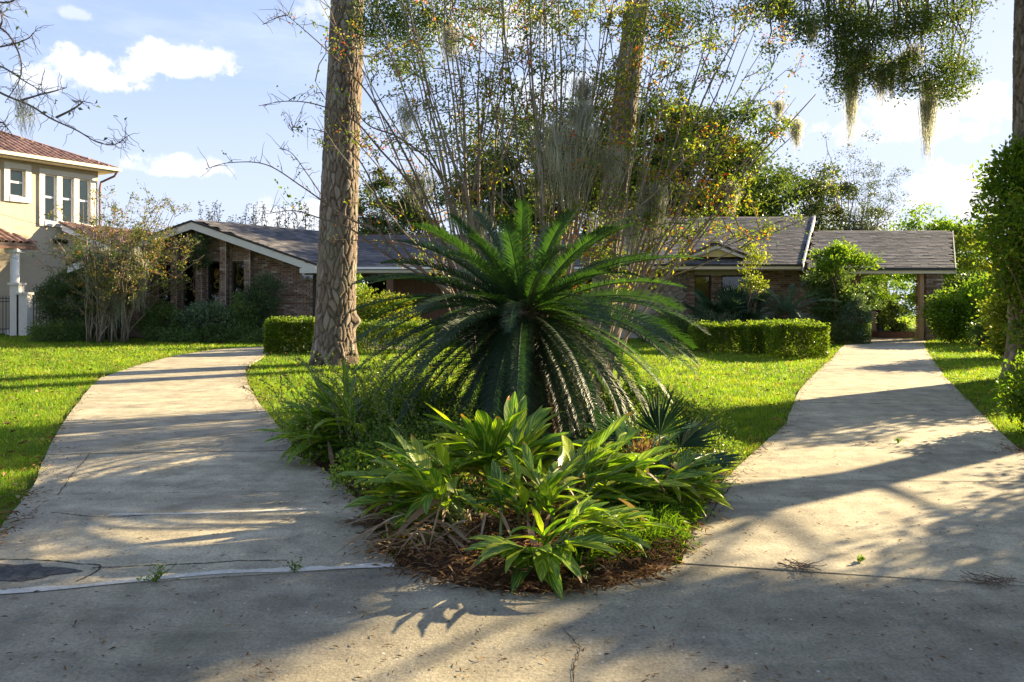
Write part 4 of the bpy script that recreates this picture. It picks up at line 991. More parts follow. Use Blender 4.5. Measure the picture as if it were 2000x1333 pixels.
ok &= RG.random(N) < keep_p
cl = c[ok][:1500]
print('oak clumps', ok.sum())
hang_px = [(1500, 20, 60, 40), (1560, 35, 50, 50), (1640, 30, 60, 50), (1700, 60, 70, 60), (1760, 60, 80, 60), (1830, 40, 60, 60), (1880, 15, 40, 25), (1680, 130, 60, 45), (1760, 140, 70, 40), (1840, 120, 40, 40), (1650, 110, 30, 30), (1655, 170, 22, 45), (1870, 140, 30, 30), (1830, 165, 30, 20), (1850, 190, 14, 15), (760, 30, 50, 50), (720, 60, 25, 30), (800, 90, 40, 50), (830, 30, 60, 40), (1320, 20, 60, 30), (1290, 60, 60, 30), (1010, 20, 120, 30)]
hc = []
for (px, py, sx, sy) in hang_px[:15]:
    for _ in range(int(sx*sy/220)+3): hc.append(P(px+RG.normal()*sx*.55, py+RG.normal()*sy*.5, RG.uniform(15.2, 16.8)))
hc = np.array(hc)
oak = thing('live_oak', 'live oak bough with small leaves and grey moss hanging in at the upper right', 'tree', (10.6, 11.35, 0))
a = Acc(); n1 = 24000; i1 = RG.integers(0, len(hc), n1); p = hc[i1]+RG.normal(size=(n1, 3))*np.array([.17, .17, .13]); a.leaves(p, rnd_unit(n1)+[0, 0, .1], RG.uniform(.05, .095, n1), RG.uniform(.022, .042, n1), tint=np.clip(.7*RG.random(n1)+.3*RG.random(len(hc))[i1], 0, .999))
put('hanging_bough', a, MT['leaf_oak'], oak, kind='stuff')
if len(cl):
    a = Acc(); n2 = 62000; i2 = RG.integers(0, len(cl), n2); p = cl[i2]+RG.normal(size=(n2, 3))*np.array([.17, .17, .06]); ii = inframe(p, .672); p = p[~ii]; n2 = len(p)
    a.leaves(p, rnd_unit(n2), RG.uniform(.10, .17, n2), RG.uniform(.06, .10, n2)); put('crown', a, MT['leaf_oak'], oak, kind='stuff')  # crown out of view, shaped by the shade and sun patches wanted below
a = Acc(); tp = np.array([[10.6, 11.35, -.05], [10.55, 11.35, 1], [10.6, 11.3, 2.2], [10.7, 11.2, 3.3], [10.6, 11.1, 4.4]]); a.tube(spline(tp, 12), np.linspace(.34, .22, 12), 14)
mb = np.array([[10.6, 11.2, 3.3], [10.8, 13, 6.4], [10.0, 15, 8.4], [8.4, 16, 8.7], [6.8, 16.1, 8.3], [5.4, 16.1, 7.7]]); mbs = spline(mb, 24); a.tube(mbs, np.linspace(.17, .04, 24), 8)
for q in hc[::3]:
    s = mbs[np.argmin(np.abs(mbs[:, 0]-q[0]))]; lp = limb(s, q, .02, 7, .15); a.tube(lp, np.linspace(.032, .006, 7), 4, cap=False)
for i in range(5):
    if len(cl):
        q = cl[RG.integers(0, len(cl))]; lp = limb((10.6, 11.1, RG.uniform(3.2, 4.4)), q, .05, 8, .1)
        if not inframe(lp, .69).any(): a.tube(lp, np.linspace(.03, .008, 8), 5)
put('trunk', a, MT['oak_bark'], oak, smooth=True)
hm = [(1585, 45, 12, .42, .07, 'moss tassel on the leftmost spray of the oak bough'), (1663, 100, 12, 1.25, .10, 'long thin moss rope at the left side of the oak bough'), (1690, 95, 12, .55, .08, 'short moss strands right of the long moss rope'),
      (1722, 135, 12, .52, .09, 'moss fringe under the middle of the oak bough'), (1743, 125, 12.1, .60, .06, 'pointed moss tassel in the middle of the oak bough'), (1764, 115, 12, .62, .05, 'slim dark moss tassel left of the biggest hank'),
      (1785, 95, 12, .40, .10, 'tuft of moss high in the oak bough'), (1813, 155, 12, 1.08, .11, 'biggest moss hank hanging lowest from the oak bough')]
for px, py, Y, L, w_, l in hm:
    Y = 16; moss_at([P(px+RG.normal()*4, py+RG.normal()*5, Y) for _ in range(4)]+([P(px-2, py+45, Y)]*3 if L > 1 else []), L*1.25, w_*1.9, int(130+150*L), l, 'moss on the oak bough', sw=.006)

# ------------------------------------------------------------------ crepe myrtles in the middle
def crepe(label, base, stems, leafn, mat='crepe', bs=.14, r0=.027, arch=.9, twigd=1.0, lsize=.06):
    o = thing('crepe_myrtle', label, 'tree', (base[0], base[1], 0)); a = Acc(); b = Acc(); tw = Acc()
    for (xe, ze) in stems:
        b0 = np.array([base[0]+RG.normal()*bs, base[1]+RG.normal()*.14, 0]); e = np.array([xe, base[1]+RG.normal()*.9, ze]); t = np.linspace(0, 1, 14)[:, None]
        p = b0+(e-b0)*np.hstack([t**arch, t**arch, t**.92]); ph = RG.uniform(0, 6, 3)
        for ax in (0, 1): p[:, ax] += .06*np.sin(t[:, 0]*7+ph[ax])*t[:, 0]+.02*np.sin(t[:, 0]*19+ph[2])
        a.tube(p, (r0*RG.uniform(.6, 1.25))*np.linspace(1, .28, 14), 7)
        i0 = RG.integers(4, 8); e2 = e+np.array([RG.choice([-1, 1])*RG.uniform(.35, .9), RG.normal()*.4, RG.uniform(-1.2, .3)]); t2 = np.linspace(0, 1, 9)[:, None]; p2 = p[i0]+(e2-p[i0])*np.hstack([t2**.85, t2**.85, t2**.95]); p2[:, :2] += .05*np.sin(t2*8+ph[:2])*t2; a.tube(p2, r0*.55*np.linspace(1, .3, 9), 6)
        nt = int(RG.integers(7, 13)*twigd)
        for k in range(nt):
            f = RG.uniform(.28, .98); i = int(f*13); s = p[i]+(p[min(i+1, 13)]-p[i])*(f*13-i)
            if RG.random() < .3: s = p2[RG.integers(3, 9)]
            dirn = unit(np.array([RG.normal()*.9+(xe-base[0])*.12, RG.normal()*.9, RG.uniform(.1, .9)])); L = RG.uniform(.4, 1.3)*(1.15-f*.5)
            lp = limb(s, s+dirn*L, .06, 6, .22); tw.tube(lp, np.linspace(.009, .0035, 6), 4, cap=False)
            for m_ in range(2):
                s2 = lp[RG.integers(2, 5)]; l2 = limb(s2, s2+unit(dirn+RG.normal(size=3)*.7)*L*.4, .05, 4, .2); tw.tube(l2, np.linspace(.006, .003, 4), 3, cap=False)
                n = RG.poisson(leafn)
                if n: q = l2[RG.integers(0, 4, n)]+RG.normal(size=(n, 3))*.05; tb = RG.random()*.8; b.leaves(q, rnd_unit(n)+[0, 0, -.2], RG.uniform(.6, 1.2, n)*lsize, RG.uniform(.6, 1.1, n)*lsize*.62, tint=np.clip(tb+RG.random(n)*.35-.1, 0, .999))
            n = RG.poisson(leafn*1.2)
            if n: q = lp[RG.integers(1, 6, n)]+RG.normal(size=(n, 3))*.06; tb = RG.random()*.75; b.leaves(q, rnd_unit(n)+[0, 0, -.2], RG.uniform(.6, 1.2, n)*lsize, RG.uniform(.6, 1.1, n)*lsize*.62, tint=np.clip(tb+RG.random(n)*.35-.1, 0, .999))
    put('stems', a, MT['crepe_bark'], o, smooth=True); put('twigs', tw, MT['twig'], o, kind='stuff'); 
    if b.n: put('leaves', b, MT[mat], o, kind='stuff')
    return o
def sx(px, Y): return (px-1000)/F*Y
Yc = 12.0
ST = lambda lst: [(sx(px, Yc)+RG.normal()*.12, EYE+(HOR-py)/F*Yc) for px, py in lst]
crepe('crepe myrtle with leaning bare stems behind the left side of the sago palm', (-.35, 11.7), ST([(690, 60), (730, 0), (765, -40), (790, 10), (815, -60), (840, -120), (870, -60), (905, -90), (930, -60), (960, -120), (985, -40), (700, 210), (745, 150), (1010, -90), (860, 120), (800, 180), (900, 60)]), 11)
crepe('crepe myrtle with straight upright stems directly behind the sago palm', (.6, 12.2), ST([(960, -50), (1000, -120), (1030, -60), (1060, -20), (1085, -90), (1110, -120), (1135, -60), (1150, 0), (1180, -100), (1210, -60), (1090, 100), (1240, -100), (1190, 160), (1045, 160), (1120, 200), (980, 180), (1015, 60)]), 17)
crepe('crepe myrtle with orange leaves and long arching stems right of the sago palm', (1.35, 12.0), ST([(1200, -80), (1260, -90), (1310, -60), (1350, -30), (1420, -40), (1380, 60), (1300, 90), (1470, 30), (1530, -10), (1560, 205), (1500, 150), (1610, 235), (1330, 200), (1420, 240), (1250, 180), (1240, 60), (1380, 300), (1290, 250), (1460, 280)]), 19, arch=1.12)
# long bare boughs of the left crepe myrtle that cross in front of the pine
o = thing('bare_branches', 'long nearly bare thin branches reaching left across the large pine trunk', 'branches', (-.9, 11.6, 0)); a = Acc(); b = Acc(); sp = Acc()
arcs = [[(905, 560), (860, 470), (800, 360), (740, 290), (690, 235), (620, 205), (560, 198), (505, 207)],
        [(900, 590), (840, 540), (790, 505), (735, 450), (690, 432), (640, 400), (590, 365), (520, 322), (450, 318), (402, 330)],
        [(890, 560), (850, 430), (790, 300), (740, 215), (700, 160), (640, 100), (590, 55), (550, 22)],
        [(870, 560), (790, 520), (730, 480), (680, 445), (620, 425), (575, 412), (520, 418)],
        [(950, 590), (900, 450), (850, 330), (780, 270), (720, 245), (690, 200), (672, 120)],
        [(880, 580), (800, 500), (750, 420), (720, 345), (690, 300), (640, 262), (600, 250)],
        [(560, 30), (540, 35), (513, 48)], [(640, 400), (600, 340), (570, 300), (545, 290)], [(590, 250), (570, 250), (575, 262)],
        [(930, 585), (870, 520), (800, 480), (700, 470), (640, 470)], [(700, 110), (740, 112), (760, 125)]]
for ar in arcs:
    d = RG.uniform(-.6, .4); pts = spline([P(x, y, 11.3+d+RG.normal()*.05) for x, y in ar], max(8, len(ar)*6)); n = len(pts); a.tube(pts, np.linspace(.022 if len(ar) > 4 else .009, .004, n), 5, cap=False)
    for k in range(int(n*.7)):
        i = RG.integers(int(n*.25), n); dirn = unit(RG.normal(size=3)*[1, .6, 1]+[-.2, 0, .45]); L = RG.uniform(.06, .38); lp = limb(pts[i], pts[i]+dirn*L, .05, 4, .2); sp.tube(lp, np.linspace(.005, .002, 4), 3, cap=False)
        if RG.random() < .45: m_ = RG.integers(1, 5); b.leaves(lp[RG.integers(1, 4, m_)]+RG.normal(size=(m_, 3))*.02, rnd_unit(m_), .045, .027)
for s0, s1, nn_ in (((535, 350), (605, 422), 26), ((640, 170), (690, 190), 16), ((600, 240), (575, 265), 10), ((1890, 0), (1890, 0), 0)):
    for k in range(nn_): q = P(s0[0]+(s1[0]-s0[0])*k/nn_+RG.normal()*3, s0[1]+(s1[1]-s0[1])*k/nn_+RG.normal()*3, 11.1)[None]; b.leaves(q, rnd_unit(1), .06, .04, tint=RG.random()*.5)
put('branches', a, MT['twig'], o); put('twigs', sp, MT['twig'], o, kind='stuff'); put('leaves', b, MT['crepe'], o, kind='stuff')
cm = [(795, 205, .40, .13, 'round moss clump on the leftmost bare stems'), (1140, 165, .6, .12, 'upper pale moss hank among the middle stems'), (1100, 270, 1.2, .36, 'large pale moss mass in the middle stems'), (1130, 210, .8, .14, 'moss hank hanging above the large pale mass'), (1190, 300, .5, .16, 'moss clump beside the pine trunk behind the stems'),
      (1065, 300, .8, .12, 'moss strands left of the large pale mass'), (1275, 370, .85, .14, 'moss hank hanging low over the roof right of the palm'), (1430, 365, .42, .07, 'little moss tuft hanging over the right roof'), (930, 420, .7, .15, 'moss behind the upper left palm fronds'), (1520, 200, .3, .06, 'moss tuft on an orange leaved side branch'), (820, 350, .5, .16, 'moss on the low left stems above the palm'), (1235, 420, .6, .12, 'moss just above the right palm fronds'), (880, 60, .5, .10, 'moss tuft near the top of the left stems'), (1555, 240, .4, .08, 'moss at the outer end of the right arching stem')]
for px, py, L, w_, l in cm:
    Yk = 11.8+RG.normal()*.25; moss_at([P(px+RG.normal()*w_*60, py+RG.normal()*w_*50, Yk) for _ in range(6)], L, w_*1.5, int(120+300*L), l, 'moss on the crepe myrtles', sw=.0042)
# leafy crown of a farther oak showing at the top between the stems
o = thing('high_oak_spray', 'leafy oak sprays at the top edge between the pine and the crepe stems', 'tree', (-2.2, 15.5, 6.5))
hc2 = []
for (px, py, s1, s2) in hang_px[15:]:
    for _ in range(int(s1*s2/160)+3): hc2.append(P(px+RG.normal()*s1*.6, py+RG.normal()*s2*.55, RG.uniform(14.6, 16.2)))
hc2 = np.array(hc2); a = Acc(); n1 = 13000; i1 = RG.integers(0, len(hc2), n1); a.leaves(hc2[i1]+RG.normal(size=(n1, 3))*.16, rnd_unit(n1), .07, .034, tint=np.clip(.6*RG.random(n1)+.4*RG.random(len(hc2))[i1], 0, .999)); put('foliage', a, MT['leaf_oak'], o, kind='stuff')
a = Acc(); bb_ = limb((3.9, 17.2, 8.6), P(700, -60, 15.5), .02, 16, .05); a.tube(bb_, np.linspace(.09, .03, 16), 7)
for q in hc2[::3]: s = bb_[np.argmin(np.abs(bb_[:, 0]-q[0]))]; a.tube(limb(s, q, .0, 6, .15), np.linspace(.015, .004, 6), 4, cap=False)
put('branches', a, MT['twig'], o)
# bare twigs at the upper left
o = thing('bare_tree', 'bare twigs with a few leaves hanging in at the upper left corner', 'tree', (-9.5, 8.6, 0)); a = Acc(); sp = Acc(); b = Acc()
a.tube(spline([(-9.5, 8.6, -.05), (-9.4, 8.6, 2), (-9.1, 8.6, 4), (-8.6, 8.5, 6)], 12), np.linspace(.2, .1, 12), 10)
root = np.array([-8.9, 8.55, 4.7])
for ar in ([(-60, 140), (0, 181), (60, 207), (100, 232), (150, 255), (190, 278), (225, 282), (251, 265)], [(-60, 60), (0, 55), (35, 100), (40, 150), (10, 200)], [(-80, 100), (0, 92), (50, 78), (70, 60)], [(-50, 130), (0, 130), (50, 160), (85, 180)], [(40, 197), (80, 185), (130, 172)], [(110, 230), (140, 215), (160, 200), (140, 197)], [(-60, 0), (0, 5), (20, 4), (28, 0)], [(-40, 250), (0, 240), (10, 245), (25, 265)], [(-60, 95), (0, 52), (0, 20), (4, 35)]):
    pts = spline([P(x, y, 8.2) for x, y in ar], 8*len(ar)); pts = np.vstack([root[None], pts]) if ar[0][0] < -30 else pts; n = len(pts); a.tube(pts, np.linspace(.014, .0032, n), 5, cap=False)
    for k in range(int(n*.75)):
        i = RG.integers(int(n*.3), n); L = RG.uniform(.04, .26); lp = limb(pts[i], pts[i]+unit(RG.normal(size=3)*[1, .5, 1])*L, .04, 5, .25); sp.tube(lp, np.linspace(.0038, .0018, 5), 3, cap=False)
        if RG.random() < .16: b.leaves(lp[-1:], rnd_unit(1), .06, .035)
put('trunk', a, MT['twig'], o); put('twigs', sp, MT['twig'], o, kind='stuff'); put('leaves', b, MT['leaf_mid'], o, kind='stuff')
moss_at([P(42, 195, 8.2), P(48, 205, 8.2), P(36, 170, 8.2), P(60, 215, 8.2)], .42, .08, 110, 'wispy moss on the bare twigs over the neighbouring roof', sw=.003)

# ------------------------------------------------------------------ hedges and shrubs
def hedge(label, boxes, n, mat='hedge', L=.05, W_=.032, group='clipped box hedges'):
    x0 = boxes[0]; o = thing('hedge', label, 'hedge', ((x0[0]+x0[1])/2, (x0[2]+x0[3])/2, 0), group); a = Acc(); s = Acc()
    tot = sum((b[1]-b[0])*(b[3]-b[2])+(b[1]-b[0]+b[3]-b[2])*2*b[4] for b in boxes)
    for (xa, xb, ya, yb, h) in boxes:
        m = int(n*((xb-xa)*(yb-ya)+(xb-xa+yb-ya)*2*h)/tot)
        u = RG.random((m, 3)); ar = np.array([(xb-xa)*(yb-ya), (xb-xa)*h, (xb-xa)*h*.5, (yb-ya)*h, (yb-ya)*h]); f = RG.choice(5, m, p=ar/ar.sum())
        lo = np.array([xa, ya, .0]); sz = np.array([xb-xa, yb-ya, h]); p = u.copy()
        p[f == 0, 2] = 1; p[f == 1, 1] = 0; p[f == 2, 1] = 1; p[f == 3, 0] = 0; p[f == 4, 0] = 1
        inn = np.abs(RG.normal(size=m))*.05; nrm = np.zeros((m, 3)); nrm[f == 0, 2] = 1; nrm[f == 1, 1] = -1; nrm[f == 2, 1] = 1; nrm[f == 3, 0] = -1; nrm[f == 4, 0] = 1
        p = lo+p*sz-nrm*inn[:, None]+RG.normal(size=(m, 3))*.012+nrm*(.035*np.sin(u[:, :1]*sz[0]*5+u[:, 1:2]*7)+.02*RG.random((m, 1)))
        a.leaves(p, nrm*.6+RG.normal(size=(m, 3))*.6+[0, 0, .35], RG.uniform(.7, 1.4, m)*L, RG.uniform(.7, 1.3, m)*W_)
        ls = RG.random(int(m*.012)+5); k = len(ls); q = np.c_[xa+ls*(xb-xa), ya+RG.random(k)*(yb-ya), np.full(k, h)]
        for qq in q: sp_ = limb(qq-[0, 0, .1], qq+[RG.normal()*.03, RG.normal()*.03, RG.uniform(.03, .13)], 0, 3, .1); s.tube(sp_, .003, 3, cap=False); a.leaves(sp_[[1, 2, 2]], rnd_unit(3)+[0, 0, .5], L, W_)
        for _ in range(int((xb-xa)*(yb-ya)*14)): x, y = RG.uniform(xa+.1, xb-.1), RG.uniform(ya+.1, yb-.1); s.tube(limb((x, y, -.03), (x+RG.normal()*.1, y+RG.normal()*.1, h*.9), 0, 4, .2), .012, 4)
    put('foliage', a, MT[mat], o, kind='stuff'); put('stems', s, MT['twig'], o); return o
hedge('clipped square hedge left of the large pine trunk', [(-6.55, -5.2, 20.4, 21.3, .82)], 15000, L=.06, W_=.04)
hedge('low clipped hedge mostly hidden between the pine and the sago palm', [(-4.2, -2.2, 20.6, 21.4, .74)], 9000)
hedge('long clipped hedge ending in a taller square block beside the right driveway', [(6.62, 7.75, 18.8, 20.4, .78), (5.0, 7.6, 20.9, 21.6, .70), (6.3, 7.0, 20.3, 21.0, .72)], 32000, L=.055, W_=.036)
hedge('short clipped hedge by the ivy covered carport post', [(10.2, 11.35, 24.3, 25.4, .62)], 6000, 'leaf_mid')
B = bush
def big_bush():
    o = thing('large_bush', 'tall dense leafy bush filling the right edge in front of the pine', 'bush', (9.4, 13.2, 0)); a = Acc(); s = Acc()
    a2 = Acc()
    for c_, r_, k in BUSH:
        cc = blob_pts(k, c_, r_, .45, .5)[0]; cc[:, 2] = np.maximum(cc[:, 2], .1); n = k*40; i = RG.integers(0, k, n); p = cc[i]+RG.normal(size=(n, 3))*.11; p[:, 2] = np.maximum(p[:, 2], .03)
        a.leaves(p, unit(p-np.array(c_))*.6+RG.normal(size=(n, 3))*.6+[0, 0, .1], RG.uniform(.7, 1.3, n)*.10, RG.uniform(.75, 1.25, n)*.056, tint=np.clip(.7*RG.random(n)+.3*RG.random(k)[i], 0, .999))
        n = k*14; i = RG.integers(0, k, n); p = cc[i]+RG.normal(size=(n, 3))*.15; a2.leaves(p, RG.normal(size=(n, 3))*.7+[-.2, -.2, .1], RG.uniform(.7, 1.3, n)*.095, RG.uniform(.75, 1.25, n)*.052)
        for q in cc[::6]: s.tube(limb((9.4+RG.normal()*.2, 13.2+RG.normal()*.2, -.03), q, .05, 7, .12), np.linspace(.02, .004, 7), 5)
    for (x0, y0, x1, y1) in [(1960, 400, 1885, 428), (1965, 430, 1880, 462), (1970, 470, 1893, 500), (1950, 380, 1900, 395), (1990, 540, 1905, 560)]:
        lp = spline([P(x0, y0, 13.1), P((x0+x1)/2, (y0+y1)/2-6, 13.1), P(x1, y1, 13.1)], 12); s.tube(lp, np.linspace(.006, .002, 12), 4, cap=False); n = 34; q = lp[RG.integers(2, 12, n)]+RG.normal(size=(n, 3))*.02; a.leaves(q, rnd_unit(n)+[-.5, 0, -.2], .09, .04)
    put('foliage', a, MT['leaf_bright'], o, kind='stuff'); put('yellow_foliage', a2, MT['leaf_yellow'], o, kind='stuff'); put('stems', s, MT['twig'], o, kind='stuff')
B('shrub', 'dark rounded evergreen shrub right of the white gate posts', 'shrub', (-15.9, 27.6, 1.25), (1.05, .9, 1.45), 26000, .07, .035, 'leaf_dark', 140, .13, stems=14, up=.9)
B('shrub', 'young upright juniper tip rising above the dark evergreen shrub', 'shrub', (-15.9, 28.3, 2.2), (.45, .4, 1.35), 5000, .08, .03, 'leaf_mid', 60, .18, up=1.2)
B('shrub', 'dark shrub between the evergreen and the mossy crepe myrtle', 'shrub', (-14.6, 27.0, .8), (.9, .5, 1.1), 9000, .07, .035, 'leaf_dark', 70, .16)
B('shrub', 'low green shrub at the foot of the dark evergreen', 'shrub', (-15.3, 26.0, .2), (1.3, .5, .38), 8000, .07, .035, 'leaf_mid', 70, .2)
B('shrub', 'leafy shrub below the two left gable windows', 'shrub', (-11.7, 26.1, .45), (.85, .5, .75), 9000, .08, .045, 'leaf_mid', 70, .18)
B('shrub', 'pale green shrub heaped against the middle gable windows', 'shrub', (-10.1, 25.9, .55), (1.05, .5, .85), 12000, .085, .05, 'leaf_var', 90, .17)
B('shrub', 'dark bushy climber against the brick wall right of the windows', 'shrub', (-8.75, 26.6, 1.0), (.7, .4, 1.35), 9000, .07, .04, 'leaf_dark', 80, .16)
B('shrub', 'green shrub between the pale shrub and the dark climber', 'shrub', (-9.2, 26.0, .6), (.45, .4, .85), 5000, .08, .045, 'leaf_mid', 50, .2)
B('shrub', 'low spreading shrubs along the foot of the gable wall', 'shrub', (-9.6, 25.5, .15), (2.6, .35, .3), 9000, .07, .04, 'leaf_mid', 90, .12)
B('climber', 'thin vine climbing between the second and third window fins', 'vine', (-11.0, 27.15, 3.1), (.4, .12, .9), 1800, .07, .04, 'leaf_dark', 30, .2, stems=4)
B('shrub', 'bright leafy sapling in front of the dark garage opening', 'shrub', (-5.15, 24.5, 1.2), (.55, .5, .95), 3800, .09, .055, 'leaf_bright', 45, .18)
B('shrub', 'sunlit shrub behind the left palm fronds near the garage', 'shrub', (-3.9, 23.5, .9), (1.0, .6, .8), 7000, .09, .05, 'leaf_yellow', 60, .18)
B('shrub', 'grey green shrub bed below the right windows', 'shrub', (6.8, 25.2, .35), (1.2, .6, .55), 10000, .08, .045, 'leaf_var', 90, .16)
B('shrub', 'low dark shrub between the palm fronds and the stone wall', 'shrub', (5.4, 25.5, .35), (1.1, .5, .55), 7000, .08, .045, 'leaf_mid', 60, .18)
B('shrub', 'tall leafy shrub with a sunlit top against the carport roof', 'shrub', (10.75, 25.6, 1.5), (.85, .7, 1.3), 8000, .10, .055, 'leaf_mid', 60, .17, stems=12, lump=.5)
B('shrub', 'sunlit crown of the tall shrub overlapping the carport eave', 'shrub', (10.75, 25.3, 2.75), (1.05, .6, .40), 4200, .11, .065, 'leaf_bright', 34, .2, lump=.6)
B('shrub', 'upright yellow green sprig rising in front of the dormer gable', 'shrub', (7.8, 25.0, 2.2), (.28, .25, .95), 1000, .09, .055, 'leaf_yellow', 16, .25, stems=8, lump=.7)
B('ivy', 'trailing grey ivy over the post at the left of the carport', 'ivy', (11.0, 24.6, .75), (.45, .4, .75), 5200, .07, .045, 'leaf_var', 60, .18, hang=1.1)
B('shrub', 'bright green shrub at the foot of the brick carport pier', 'shrub', (14.9, 25.0, .95), (1.35, .9, .95), 17000, .10, .055, 'leaf_bright', 110, .15)
B('shrub', 'dark glossy shrub in front of the bright carport shrub', 'shrub', (14.6, 22.7, .45), (.85, .6, .6), 8000, .09, .05, 'leaf_mid', 60, .18)
B('shrub', 'dark low canopy shrub behind the bright carport shrub', 'shrub', (16.3, 26.6, 1.7), (1.3, .7, .5), 8000, .09, .05, 'leaf_dark', 60, .18)
B('shrub', 'yellow leaved shrub beside the tall right hand bush', 'shrub', (12.7, 18.9, 1.0), (1.0, .8, 1.35), 13000, .09, .055, 'leaf_yellow', 110, .15, stems=12)
B('shrub', 'small shrub inside the planter at the back of the carport', 'shrub', (14.2, 28.5, .7), (.5, .4, .6), 2600, .09, .05, 'leaf_mid', 30, .2)
B('shrub', 'low bright shrubs on the back lawn left of the lake view', 'shrub', (20.5, 48, .5), (3.6, .7, .8), 8000, .14, .08, 'leaf_yellow', 80, .12)
B('shrub', 'leafy shrub beside the dark trunk beyond the carport', 'shrub', (17.2, 38, 1.0), (1.1, .7, 1.2), 6000, .12, .07, 'leaf_mid', 60, .16)
BUSH = [((9.45, 13.3, 2.7), (1.0, .8, 1.15), 150), ((10.0, 13.2, 1.2), (.95, .75, 1.25), 140), ((9.6, 12.6, 2.0), (.9, .6, 1.4), 60), ((9.1, 13.4, 2.0), (.6, .5, .8), 50)]
big_bush()
B('large_bush', 'yellow green vine clambering up the right pine trunk', 'vine', (9.2, 13.6, 3.6), (.8, .6, .75), 9000, .085, .045, 'leaf_bright', 90, .16, stems=10)
B('large_bush', 'lower olive bush spilling onto the grass at the right edge', 'bush', (5.95, 8.5, .35), (.5, .45, .5), 4500, .06, .034, 'leaf_bright', 50, .18, stems=10)
B('large_bush', 'unseen open twiggy shrub placed right of the driveway to dapple it with shade', 'bush', (8.5, 7.8, 1.65), (1.3, 1.1, 1.25), 8500, .085, .045, 'leaf_mid', 170, .14, stems=40, shell=.3)  # out of view; placed and sized for the dappled shade it throws
o = thing('planter', 'low dark wooden planter box under the carport', 'planter', (14.0, 28.4, 0)); a = Acc(); a.bb(13.4, 14.7, 28.0, 28.1, 0, .22); a.bb(13.4, 14.7, 28.8, 28.9, 0, .22); a.bb(13.4, 13.5, 28.1, 28.8, 0, .22); a.bb(14.6, 14.7, 28.1, 28.8, 0, .22); put('side_boards', a, MT['planter'], o); a = Acc(); a.bb(13.5, 14.6, 28.1, 28.8, .02, .17); put('soil', a, MT['soil'], o)
o = thing('carport_box', 'small dark cabinet standing behind the tan carport post', 'cabinet', (14.1, 29.6, 0)); a = Acc(); a.bb(13.95, 14.25, 29.4, 29.8, .02, .95); put('body', a, MT['dark_frame'], o); a = Acc(); a.bb(13.92, 14.28, 29.36, 29.84, .952, 1.0); put('lid', a, MT['planter'], o)

# crepe myrtle by the left house, bushy and mossy
lc = []
for px, py in [(150, 470), (175, 430), (200, 400), (225, 385), (250, 430), (270, 400), (300, 390), (330, 440), (210, 450), (345, 400), (320, 480), (350, 500), (290, 520), (235, 490), (185, 500), (160, 540), (360, 420)]: lc.append((sx(px, 25.3)+RG.normal()*.1, EYE+(HOR-py)/F*25.3))
crepe('bushy crepe myrtle draped in grey moss in front of the left gable', (-13.25, 25.3), lc+lc, 6, 'crepe_left', bs=.42, r0=.024, twigd=1.7, lsize=.085, arch=1.15)
for px, py, L, w_, l in [(205, 505, 2.2, .28, 'grey moss curtain on the left crepe myrtle'), (232, 520, 1.7, .22, 'second moss curtain right of the big grey one'), (180, 490, 1.2, .2, 'short moss hank at the outer left of the left crepe myrtle'), (265, 500, 1.6, .2, 'thin moss hank near the brick gable')]:
    moss_at([P(px+RG.normal()*7, py+RG.normal()*14, 25.1) for _ in range(6)], L, w_, 420, l, 'moss on the left crepe myrtle', sw=.009)

# trees and shrubs standing behind the viewer across the street and off to the right: they show in the windows and shade the front
bt = tree('street_tree', 'leafy tree across the street behind the viewer', 'tree', (-16, -26, 0), 3, (-16, -26, 5.8), (6, 4, 5.6), 9000, (.6, .4), 'leaf_oak', 90, .13, 'trees across the street', limbs=8)
for i, x in enumerate((-36, -26)):
    r = bt.copy(); link(r); r.location = (x, -34-4*i, 0); r.rotation_euler = (0, 0, i*1.3); s_ = RG.uniform(.85, 1.25); r.scale = (s_, s_, s_)
    r['label'] = ['leafy tree across the street, farthest to the left behind the viewer', 'leafy tree across the street behind the viewer, middle one of three'][i]
    for ch in bt.children: k_ = ch.copy(); link(k_); k_.parent = r

